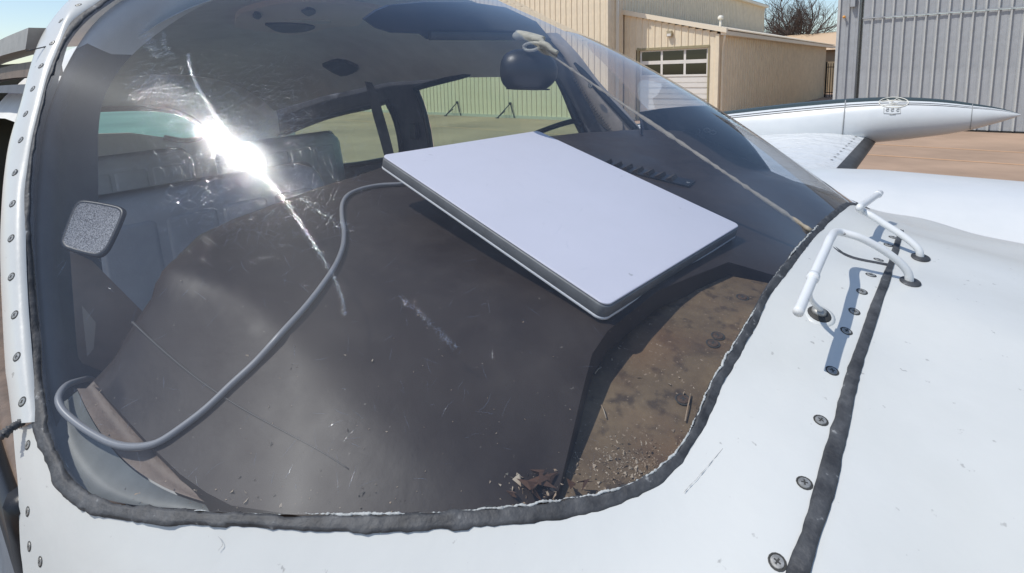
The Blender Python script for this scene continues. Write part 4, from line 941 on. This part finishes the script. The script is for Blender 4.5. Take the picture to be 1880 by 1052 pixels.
for t in np.linspace(.0, .93, 30):
    s = r0*(1-t)+r1*t; n = len(s); idx = [n-2, n-1, 0, 1, 2]; seg = spline(np.array([s[i] for i in idx]), 14); cen = (s[4])
    rows.append([p+nrm(p-np.array([s[3][0], s[3][1], s[0][2]]))*.010 for p in seg])
V, Fc = grid(rows); am('deice_boot', V, Fc, M['boot'], wing)
for t in np.linspace(.25, .95, 12):
    s = r0*(1-t)+r1*t; p = s[3]*.55+s[2]*.45; place_screw(p+np.array([0, 0, .004]), (.15, 0, 1), wing, s=2.2)

nac = []
for a, cz, rz, ry in ((1.35, -.93, .02, .02), (1.32, -.92, .22, .24), (1.15, -.90, .33, .36), (.8, -.87, .385, .42), (.3, -.86, .40, .45), (-.3, -.86, .395, .45), (-.8, -.87, .37, .43), (-1.3, -.89, .31, .36), (-1.9, -.92, .2, .24), (-2.4, -.95, .06, .08)):
    nac.append([(a, 2.38+ry*math.copysign(abs(math.cos(x))**.75, math.cos(x)), cz+rz*math.copysign(abs(math.sin(x))**.75, math.sin(x))) for x in np.linspace(0, 2*math.pi, 48, endpoint=False)])
V, Fc = loft(nac); ne_ = am('engine_nacelle', V, Fc, M['paint_far'])

LT = 5.98
TU = [(1130, 236, 250), (1200, 222, 268), (1350, 202, 282), (1450, 190, 284), (1535, 182.5, 274), (1600, 179, 263.5), (1640, 178, 259.5), (1700, 180, 252.5), (1745, 184, 246.5), (1790, 190.5, 238), (1830, 197, 227), (1856, 203.5, 219), (1874, 209.5, 212)]
tk = []
for u, v0, v1 in TU:
    p0, p1 = on_plane(u, v0, (0, 1, 0), (0, LT, 0)), on_plane(u, v1, (0, 1, 0), (0, LT, 0)); tk.append([p0[0], (p0[2]+p1[2])/2, (p0[2]-p1[2])/2])
tk = spline(np.array(tk), 64)
PHIS = np.concatenate([np.radians([-90, -70, -50, -30, -15, 0, 12, 24, 34, 43.0, 46.0, 49.5, 52.5, 60, 75, 90, 110, 130, 150, 170, 190, 210, 230, 250])])
tm = []
rows = [[(a, LT-r*.92*math.cos(x), z+r*math.sin(x)) for x in PHIS] for a, z, r in tk]
V, Fc = grid(rows, wrap=True); np_ = len(PHIS); mi = []
for f in Fc:
    j = min(i % np_ for i in f[:1]); x = math.degrees(PHIS[j])
    mi.append(0 if x < 42.9 else 2 if x < 45.9 else 0 if x < 49.4 else 2 if x < 52.4 else 0 if x < 59.9 else 1 if x < 131 else 0)
tank = am('tip_tank', V, Fc, [M['paint_far'], M['green'], M['stripe_black']], mi=mi)
def on_tank(u, v, out=.004):
    q = rayA(u, v); t = np.linspace(3.5, 6.2, 1600); P = q[None]*t[:, None]; zc_, rr = np.interp(P[:, 0], tk[:, 0], tk[:, 1]), np.interp(P[:, 0], tk[:, 0], tk[:, 2])
    d = ((P[:, 1]-LT)/.92)**2+(P[:, 2]-zc_)**2-(rr+out)**2; i = np.where(d < 0)[0]
    return P[i[0]] if len(i) else None
mb = AMB(); ring = [on_tank(1641+27*math.cos(x), 188+9.5*math.sin(x)) for x in np.linspace(0, 2*math.pi, 48)]; ring = [p for p in ring if p is not None]
mb.add(*tube(np.array(ring), .004, 5, cap=False))
for pts in ([(1618, 186), (1640, 184), (1664, 186)], [(1620, 192.5), (1642, 193.5), (1662, 193)], [(1628, 182), (1638, 187), (1646, 181), (1655, 185)], [(1632, 189), (1641, 190), (1650, 188.5)]):
    P = [on_tank(u, v) for u, v in pts]; P = [p for p in P if p is not None]
    if len(P) > 1: mb.add(*tube(np.array(P), .004, 5))
mb.obj('tank_emblem', M['trim_white'], tank)
mb = AMB()
def stroke(pts, w=.003):
    P = [on_tank(u, v) for u, v in pts]; P = [p for p in P if p is not None]
    if len(P) > 1: mb.add(*tube(np.array(P), w, 4))
stroke([(1622.5, 198), (1622.5, 208), (1638, 209), (1653, 208), (1653, 198)])
for u in (1629, 1638, 1648):
    stroke([(u+3, 201), (u, 200), (u-2.5, 202), (u-1, 204.2), (u+2.5, 203.6)], .0045)
    stroke([(u-2, 199), (u+3, 199)], .003)
stroke([(1633, 210.3), (1644, 210.3)], .003)
mb.obj('tank_lettering', mat('grey_print', (.46, .47, .47), .5), tank)
for u in (1552, 1786):
    P = [on_tank(u+ (v-190)*-.10, v, .002) for v in np.linspace(184, 262, 26)]; P = [p for p in P if p is not None]
    mb = AMB(); mb.add(*tube(np.array(P), .006 if u < 1600 else .003, 4)); mb.obj('tank_seam', mat('grey_seam', (.3, .31, .31), .6), tank)

# ---- centre rod, tied cloth, compass
p0, p1 = on_plane(975, 76, (0, 1, 0), (0, LC-.006, 0)), on_plane(1489, 424, (0, 1, 0), (0, LC-.006, 0))
P = spline([p0, p0*.7+p1*.3+np.array([0, 0, -.001]), p0*.4+p1*.6, p1], 90); r = np.random.default_rng(8)
V, Fc = tube(P, np.clip(.0022+.0006*np.sin(np.cumsum(r.normal(0, .5, 90)))+.0004*r.normal(0, 1, 90), .0014, .0034), 8); am('centre_cord', V, Fc, M['cord'])
cd = on_plane(970, 130, (0, 1, 0), (0, LC-.02, 0)); dist = np.linalg.norm(cd)
vx = nrm(A_AX @ R_A @ np.array([1.0, .02, 0.0])); vy = nrm(A_AX @ R_A @ np.array([0.02, -1.0, 0])); vz = nrm(np.cross(vx, vy))
px = dist*np.linalg.norm([1, 1])/math.sqrt(2)/F_PX/np.linalg.norm(np.array([(970-CX)/F_PX, (130-CY)/F_PX, 1]))*1.0
px = (cd[0]/rayA(970, 130)[0])/F_PX
prof = [(-52, 0), (-52, 8), (-50, 18), (-46, 26), (-40, 32), (-31, 36.5), (-22, 38.5)]+[(x, 39*math.sqrt(max(1-max(x-8, 0)**2/46.0**2, 0))) for x in (-15, 0, 8, 16, 24, 32, 38, 44, 48, 51, 53, 54)]
loops = []
for x, rr in prof:
    loops.append([cd+px*(vx*x+vy*max(rr*math.sin(t), -34)*1.0+vz*rr*math.cos(t)*.95) for t in np.linspace(0, 2*math.pi, 32, endpoint=False)])
V, Fc = loft(loops, False, False); cmp_ = am('compass', V, Fc, M['black'])
mb = AMB(); mb.add(*tube([cd+px*(vx*5+vy*36), cd+px*(vx*2+vy*56), cd+px*(vx*-4+vy*64)], [px*9, px*6, px*5], 10)); mb.obj('mount', M['black'], cmp_)
mb = AMB(); mb.add(*tube([cd+px*(vx*-40+vy*-33.5), cd+px*(vx*40+vy*-33.5)], px*1.6, 6)); mb.obj('lens_rim', M['black'], cmp_)
cp = lambda u, v, dz=0: on_plane(u, v, (0, 1, 0), (0, LC-.03+dz, 0))
mb = AMB()
mb.add(*tube(spline([cp(944, 66), cp(958, 66), cp(975, 70), cp(992, 74), cp(1000, 80)], 16), np.array([.006, .009, .011, .011, .010, .009, .010, .011, .010, .009, .008, .008, .007, .006, .005, .004])*.75, 9))
mb.add(*tube(spline([cp(949, 60, .01), cp(966, 63, .01), cp(985, 68, .01), cp(998, 72, .01)], 14), np.full(14, .0045), 8))
mb.add(*tube(spline([cp(998, 80, -.01), cp(975, 79, -.01), cp(962, 84, -.01), cp(964, 91, -.01), cp(980, 92, -.01), cp(996, 86, -.01), cp(1012, 92, -.01)], 40), .0024, 7))
mb.add(*tube(spline([cp(992, 80, -.012), cp(1004, 83, -.012), cp(1014, 92, -.012), cp(1024, 97, -.01)], 14), np.linspace(.005, .003, 14), 7))
mb.obj('cloth_tie', M['cloth'], None, label='pale cloth tie knotted on the cord above the black compass', cat='cloth')

# ---- de-ice spray bars on the nose
def spray_bar(px_up, px_run, foot_px, extra):
    foot = SKIN.hit(*foot_px); nn = SKIN.normal(foot)
    el = extra['elbow']; n1 = np.cross(el-foot, [0, 0, 1.0])
    up = [foot-nn*.004]+[on_plane(u, v, n1, foot) for u, v in px_up]
    n2 = np.cross(extra['tip']-el, [0, 0, 1.0]); run = [on_plane(u, v, n2, el) for u, v in px_run]
    P = spline(up+[el]+run, 80); V, Fc = tube(P, .0037, 14); b = am('spray_bar', V, Fc, M['bar'])
    mb = AMB(); mb.add(*loft([[foot+nn*h+(nrm(np.cross(nn, [0, 1, 0]))*math.cos(t)*.8+np.array([0, 1, 0])*math.sin(t)*1.15)*r_ for t in np.linspace(0, 2*math.pi, 24, endpoint=False)] for h, r_ in ((-.002, .0105), (.0010, .0105), (.0016, .0090), (.0018, .006))]))
    mb.obj('base_gasket', M['rubber'], b)
    i = int(extra['ring']*79); t = nrm(P[i+1]-P[i-1]); mb = AMB(); mb.add(*tube([P[i]-t*.0035, P[i]-t*.003, P[i]+t*.003, P[i]+t*.0035], [.0035, .0046, .0046, .0035], 14)); mb.obj('tube_collar', M['bar'], b)
    return P
Pn = spray_bar([(1668, 503), (1657, 487), (1636, 469), (1606, 450), (1575, 435)], [(1525, 437), (1517, 455), (1500, 492), (1482, 535), (1465, 574)], (1671, 518),
          dict(elbow=on_plane(1540, 426, (0, 0, 1), (0, 0, -.172)), tip=np.array([-.090, .405, -.187]), ring=.80))
spray_bar([(1688, 461), (1678, 449), (1655, 431), (1625, 412), (1600, 396)], [(1578, 381), (1590, 372), (1603, 363), (1616, 354)], (1690, 473),
          dict(elbow=on_plane(1581, 386, (0, 0, 1), (0, 0, -.178)), tip=on_plane(1616, 354, (0, 0, 1), (0, 0, -.185)), ring=.93))
mb = AMB(); c = SKIN.hit(1503, 580); nn = SKIN.normal(c); tx = nrm(np.cross(nn, [0, 1, 0])); ty = np.cross(nn, tx)
mb.add(*loft([[c+nn*h+(tx*math.cos(t)*r_+ty*math.sin(t)*r_*1.2) for t in np.linspace(0, 2*math.pi, 20, endpoint=False)] for h, r_ in ((-.001, .013), (.0012, .0125), (.002, .010))]))
nz_ = mb.obj('spray_nozzle_plate', M['paint'], fus)
mb = AMB(); mb.add(*loft([[c+nn*h+(tx*math.cos(t)*r_+ty*math.sin(t)*r_*1.15) for t in np.linspace(0, 2*math.pi, 18, endpoint=False)] for h, r_ in ((.0018, .0095), (.003, .0085), (.004, .003))]))
mb.obj('nozzle_hole', M['screw_dark'], nz_)
mb = AMB(); mb.add(*loft([[c+nn*h+tx*.001+(tx*math.cos(t)*r_+ty*math.sin(t)*r_) for t in np.linspace(0, 2*math.pi, 14, endpoint=False)] for h, r_ in ((.003, .006), (.006, .0055), (.0075, .002))]))
mb.obj('nozzle', M['screw'], nz_)
a0, a1 = Pn[66], c+nn*.006
mb = AMB(); mb.add(*tube(spline([a0, (a0+a1)/2+np.array([-.004, 0, -.002]), a1], 12), .0022, 7)); mb.obj('nozzle_stem', M['bar'], nz_)

# ------------------------------------------------------------------ things lying in and on the airplane
# satellite dish leaning on the glareshield
DL = np.array([-.5424, .3639, -.1040]); ex = nrm(np.array([.958, -.032, -.285])); ey = np.array([.029, .999, -.013]); ey = nrm(ey-ex*(ey @ ex)); ez = nrm(np.cross(ex, ey))
DC = DL+ex*.1687+ey*.1463
dish = thing('satellite_dish', 'flat white rectangular satellite dish with grey rim, propped on the glareshield', 'satellite dish', A(DC-ez*.02), rot=ROT_A)
def dloop(ins, h, r=.009): return [DC+x*ex+y*ey+h*1.2*ez for x, y in rrect(.1687-ins, .1463-ins, max(r-ins, .003), 8)]
def dpart(name, loops, mt, caps=(False, False)): V, Fc = loft(loops, *caps); return mk(name, A(V), Fc, mt, dish)
dpart('face_panel', [dloop(.0012, -.0012), dloop(.0009, -.0004), dloop(.0013, 0), dloop(.002, .0001)], M['dish'], (False, True))
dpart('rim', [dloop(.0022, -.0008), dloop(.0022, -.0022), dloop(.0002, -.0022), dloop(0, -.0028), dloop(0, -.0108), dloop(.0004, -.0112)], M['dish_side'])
dpart('bottom_lip', [dloop(.0003, -.0112), dloop(-.0002, -.0117), dloop(-.0002, -.0132), dloop(.002, -.0140)], M['dish_lip'])
dpart('back_cover', [dloop(.002, -.0140), dloop(.03, -.019), dloop(.06, -.024)], M['dish_lip'], (False, True))
kx = DC-ex*.10; kb = kx-ez*.012; kz = float(zG(kx[0]-.02, kx[1])[0]); kf = np.array([kx[0]-.02, kx[1], kz+.004])
for s in (-1, 1):
    V, Fc = tube([kb+ey*.05*s, kf+ey*.05*s], .005, 8); mk('kickstand_leg', A(V), Fc, M['dish_lip'], dish)
V, Fc = tube([kf-ey*.055, kf+ey*.055], .005, 8); mk('kickstand_foot', A(V), Fc, M['dish_lip'], dish)

# its cable: over the glareshield, off the near end and back
cpx = [(760, 338), (735, 342), (700, 344), (668, 350), (643, 360), (630, 376), (628, 400), (632, 430), (630, 458), (618, 490), (596, 525), (560, 572), (515, 622), (470, 672), (425, 714), (380, 757), (335, 792)]
cps = []
for u, v in cpx:
    p = hit_hf(zG, u, v); cps.append(p+np.array([0, 0, .0035]))
for i in range(len(cps)):
    q = cps[i]; c = R_A.T @ (A_AX.T @ q); g = GLASS.hit(CX+F_PX*c[0]/c[2], CY+F_PX*c[1]/c[2])
    if g is not None: cps[i] = q*max(1, (np.linalg.norm(g)+.0045)/np.linalg.norm(q))
for (u, v), k in (((290, 812), .006), ((250, 820), .007), ((210, 815), .008), ((170, 796), .008), ((135, 772), .007), ((113, 750), .006), ((107, 730), .008), ((120, 709), .020), ((145, 699), .045), ((165, 696), .08), ((180, 705), .12)):
    g = GLASS.hit(u, v); cps.append(g*(1+k/np.linalg.norm(g)))
P = spline(np.array(cps), 200); V, Fc = tube(P, .0025, 10)
mk('cable', A(V), Fc, M['cable'], None, label='grey cable running from under the white dish across the glareshield', cat='cable')

# hook-and-loop pad stuck to the inside of the glass
pp = [(138, 366), (150, 364), (208, 374), (222, 380), (224, 390), (196, 452), (184, 466), (172, 470), (116, 456), (106, 448), (106, 436), (130, 376)]
P = np.array([GLASS.hit(u, v) for u, v in pp]); nn = GLASS.normal(P.mean(0)); P = P-nn*.003; P = spline(np.vstack([P, P[:1]]), 72)[:-1]; c = P.mean(0)
loops = [P-nn*.003, P-nn*.001, c+(P-c)*.985+nn*.0003, c+(P-c)*.90+nn*.0006, c+(P-c)*.87+nn*.0002]
V, Fc = grid(loops, wrap=True); k = len(P); V = np.vstack([V, c[None]]); Fc += [[4*k+i, 4*k+(i+1) % k, 5*k] for i in range(k)]; mi = [1]*(4*k)+[0]*k
mk('adhesive_pad', A(V), Fc, [M['pad'], M['black']], None, mi=mi, label='square speckled grey pad stuck inside the glass near the left post', cat='pad')

# added dark blue sheet that blocks the bright view through the windshield's far half
def far_in(u, v, back=.985):
    q = rayA(u, v); t = np.linspace(.45, 1.7, 1500); g = GLASS.F(q[None]*t[:, None]); i = np.where((g[:-1] >= 0) & (g[1:] < 0))[0]
    d = t[i[0]] if len(i) else 1.2
    return q*min(d*back, 1.235/q[1])
SH = [(1174, 206), (1212, 200), (1256, 196), (1300, 195), (1330, 216), (1358, 244), (1385, 275), (1408, 306), (1430, 340), (1450, 376), (1466, 404), (1476, 426), (1462, 424), (1430, 402), (1390, 372), (1340, 335), (1285, 296), (1230, 262), (1176, 248)]
b2, T = cdt([(u/100, v/100) for u, v in SH], [], .16); Pp = np.array([far_in(u*100, v*100) for u, v in b2]); nb = len(Pp); ns = len(SH)
V = np.vstack([Pp, Pp+np.array([.001, .0025, .001])]); Fc = [list(t) for t in T]+[[nb+i for i in t[::-1]] for t in T]+[[i, (i+1) % ns, nb+(i+1) % ns, nb+i] for i in range(ns)]
navy = mottle(mat('navy_sheet', (.022, .028, .055), .5, var=.5, var_scale=7, var_col=(.038, .045, .075)), 3.5, .64, .72, (.09, .03, .07), .5)
sh = thing('blocking_sheet', 'added navy sheet blocking the view inside the far half of the windshield, beyond the yellowed cord', 'blocking_sheet', A(Pp.mean(0)), rot=ROT_A)
am('sheet', V, Fc, navy, sh)
mb = AMB()
def ink(px, w): mb.add(*tube(np.array([far_in(u, v, .982) for u, v in px]), w, 5))
for c0 in ((1298, 239), (1309, 243)): ink([(c0[0]+6*math.cos(x), c0[1]+3.6*math.sin(x)) for x in np.linspace(0, 2*math.pi, 16)], .0012)
ink([(1282, 236), (1286, 240), (1284, 244)], .0012)
mb.obj('lettering', mat('pale_ink', (.30, .32, .36), .6), sh)
# crumbs and grit at the foot of the glass
mb = AMB(); r = np.random.default_rng(21)
def crumbs(n, cu, cv, su, sv, s0, s1, f):
    for _ in range(n):
        p = hit_hf(f, cu+r.normal(0, su), cv+r.normal(0, sv), n=260)
        if p is None: continue
        s = r.uniform(s0, s1)*(r.random()**1.5+.25); q = p+np.array([0, 0, s*.4]); X = r.normal(0, s, (4, 3)); mb.add([q+x for x in X], [[0, 1, 2], [0, 2, 3], [0, 3, 1], [1, 3, 2]])
both = lambda a, l: np.maximum(np.where((np.atleast_1d(a) > -.2) & (np.atleast_1d(l) < .545), -9, zG(a, l)), _sh(a, l))
crumbs(700, 1165, 850, 48, 28, .0003, .0009, _sh); crumbs(40, 1150, 850, 50, 24, .0008, .0016, _sh); crumbs(200, 1110, 870, 60, 22, .0003, .0010, _sh); crumbs(90, 985, 895, 30, 16, .0006, .0016, zG); crumbs(50, 1230, 700, 60, 90, .0005, .0014, _sh)
crumbs(150, 700, 780, 260, 120, .0003, .0009, zG); crumbs(90, 480, 915, 200, 12, .0003, .0010, zG)
mb.obj('crumbs', M['crumb'], None, kind='stuff', smooth=False)
# dry brown leaf scraps wedged at the corner
mb = AMB()
for (u, v, s) in ((985, 885, .012), (1000, 893, .010), (965, 900, .010), (1012, 880, .008), (950, 912, .008), (990, 905, .011), (1040, 895, .007), (1075, 890, .006)):
    p = hit_hf(zG, u, v, n=300)
    if p is None: continue
    X = [p+np.array([r.normal(0, s*.5), r.normal(0, s*.5), abs(r.normal(.003, .003))]) for _ in range(5)]; c = np.mean(X, axis=0)+np.array([0, 0, .002]); mb.add(X+[c], [[i, (i+1) % 5, 5] for i in range(5)])
mb.obj('leaf_scraps', mat('dry_leaf', (.12, .06, .035), .7, var=.5, var_scale=80), None, kind='stuff', smooth=False)

# fine hair scratches in the acrylic: tubes packed where the sun streak should glare
ms = bpy.data.materials.new('scratch_glint'); ms.use_nodes = True; nt = ms.node_tree; N = nt.nodes; N.remove(N['Principled BSDF'])
gl = N.new('ShaderNodeBsdfGlossy'); gl.inputs['Roughness'].default_value = .075; gl.inputs[0].default_value = (.9, .95, 1, 1)
tr = N.new('ShaderNodeBsdfTransparent'); mx = N.new('ShaderNodeMixShader'); mx.inputs[0].default_value = .36
nt.links.new(tr.outputs[0], mx.inputs[1]); nt.links.new(gl.outputs[0], mx.inputs[2]); nt.links.new(mx.outputs[0], N['Material Output'].inputs[0])
r = np.random.default_rng(31); SC = []
def scratch(u, v, ang, L, rr, curve): SC.append((u, v, ang, L, rr, curve))
def along(px, n, su, l0, l1):
    C = spline(np.array(px, float), 200)
    for _ in range(n):
        q = C[int(r.uniform(0, 199))]; scratch(q[0]+r.normal(0, su), q[1]+r.normal(0, su), r.uniform(0, math.pi), r.uniform(l0, l1), r.uniform(.00004, .00009), r.normal(0, .02))
for k in range(7000):
    rad = abs(r.normal(0, 1))*82+5; th = r.uniform(0, 2*math.pi); u, v = 445+rad*math.cos(th)*1.15, 275+rad*math.sin(th)
    scratch(u, v, r.uniform(0, math.pi), r.uniform(.004, .020), r.uniform(.00003, .00006), r.normal(0, .015))
along([(345, 100), (352, 135), (372, 175), (398, 216), (420, 245), (440, 270)], 1300, 2.0, .002, .006)
along([(470, 302), (495, 330), (530, 375), (562, 425), (590, 470)], 480, 2.2, .002, .007)
along([(470, 296), (515, 335), (560, 365), (600, 395), (640, 420)], 260, 5, .002, .008)
along([(590, 470), (612, 505), (628, 545), (634, 580)], 150, 1.4, .002, .006)
along([(255, 175), (290, 155), (340, 180), (380, 215), (410, 240)], 1300, 18, .006, .018)
along([(262, 50), (275, 80), (295, 105)], 260, 7, .003, .010)
along([(300, 60), (303, 85), (315, 105)], 120, 3, .003, .008)
along([(735, 545), (775, 580), (810, 615), (840, 640)], 130, 3, .002, .007)
for k in range(260):
    scratch(r.uniform(100, 1100), r.uniform(10, 900), r.uniform(0, math.pi), r.uniform(.003, .016), r.uniform(.00003, .00008), r.normal(0, .05))
SC = np.array(SC); Pq, Nq = GLASS.batch(SC[:, :2]); ok = ~np.isnan(Pq[:, 0]); SC, Pq, Nq = SC[ok], Pq[ok], Nq[ok]
tq = np.cross(Nq, [0, 0, 1.0]); tq /= np.linalg.norm(tq, axis=1)[:, None]; bq = np.cross(Nq, tq)
dq = tq*np.cos(SC[:, 2])[:, None]+bq*np.sin(SC[:, 2])[:, None]; eq = np.cross(Nq, dq); rings = []
for x, w in ((0, .4), (.33, 1), (.67, 1), (1, .4)):
    cen = Pq+dq*(SC[:, 3]*(x-.5))[:, None]+eq*(SC[:, 5]*(x-.5)**2*SC[:, 3]*4)[:, None]+Nq*.0003
    for a_ in (0, 2.094, 4.189): rings.append(cen+(SC[:, 4]*w)[:, None]*(eq*math.cos(a_)+Nq*math.sin(a_)))
V = np.stack(rings, 1).reshape(-1, 3); base_f = [[k*3+q, k*3+(q+1) % 3, k*3+3+(q+1) % 3, k*3+3+q] for k in range(3) for q in range(3)]
Fc = (np.arange(len(SC))[:, None, None]*12+np.array(base_f)[None]).reshape(-1, 4).tolist()
am('hair_scratches', np.array(V), Fc, ms, wind, kind='stuff')
print('objects', len(bpy.data.objects))
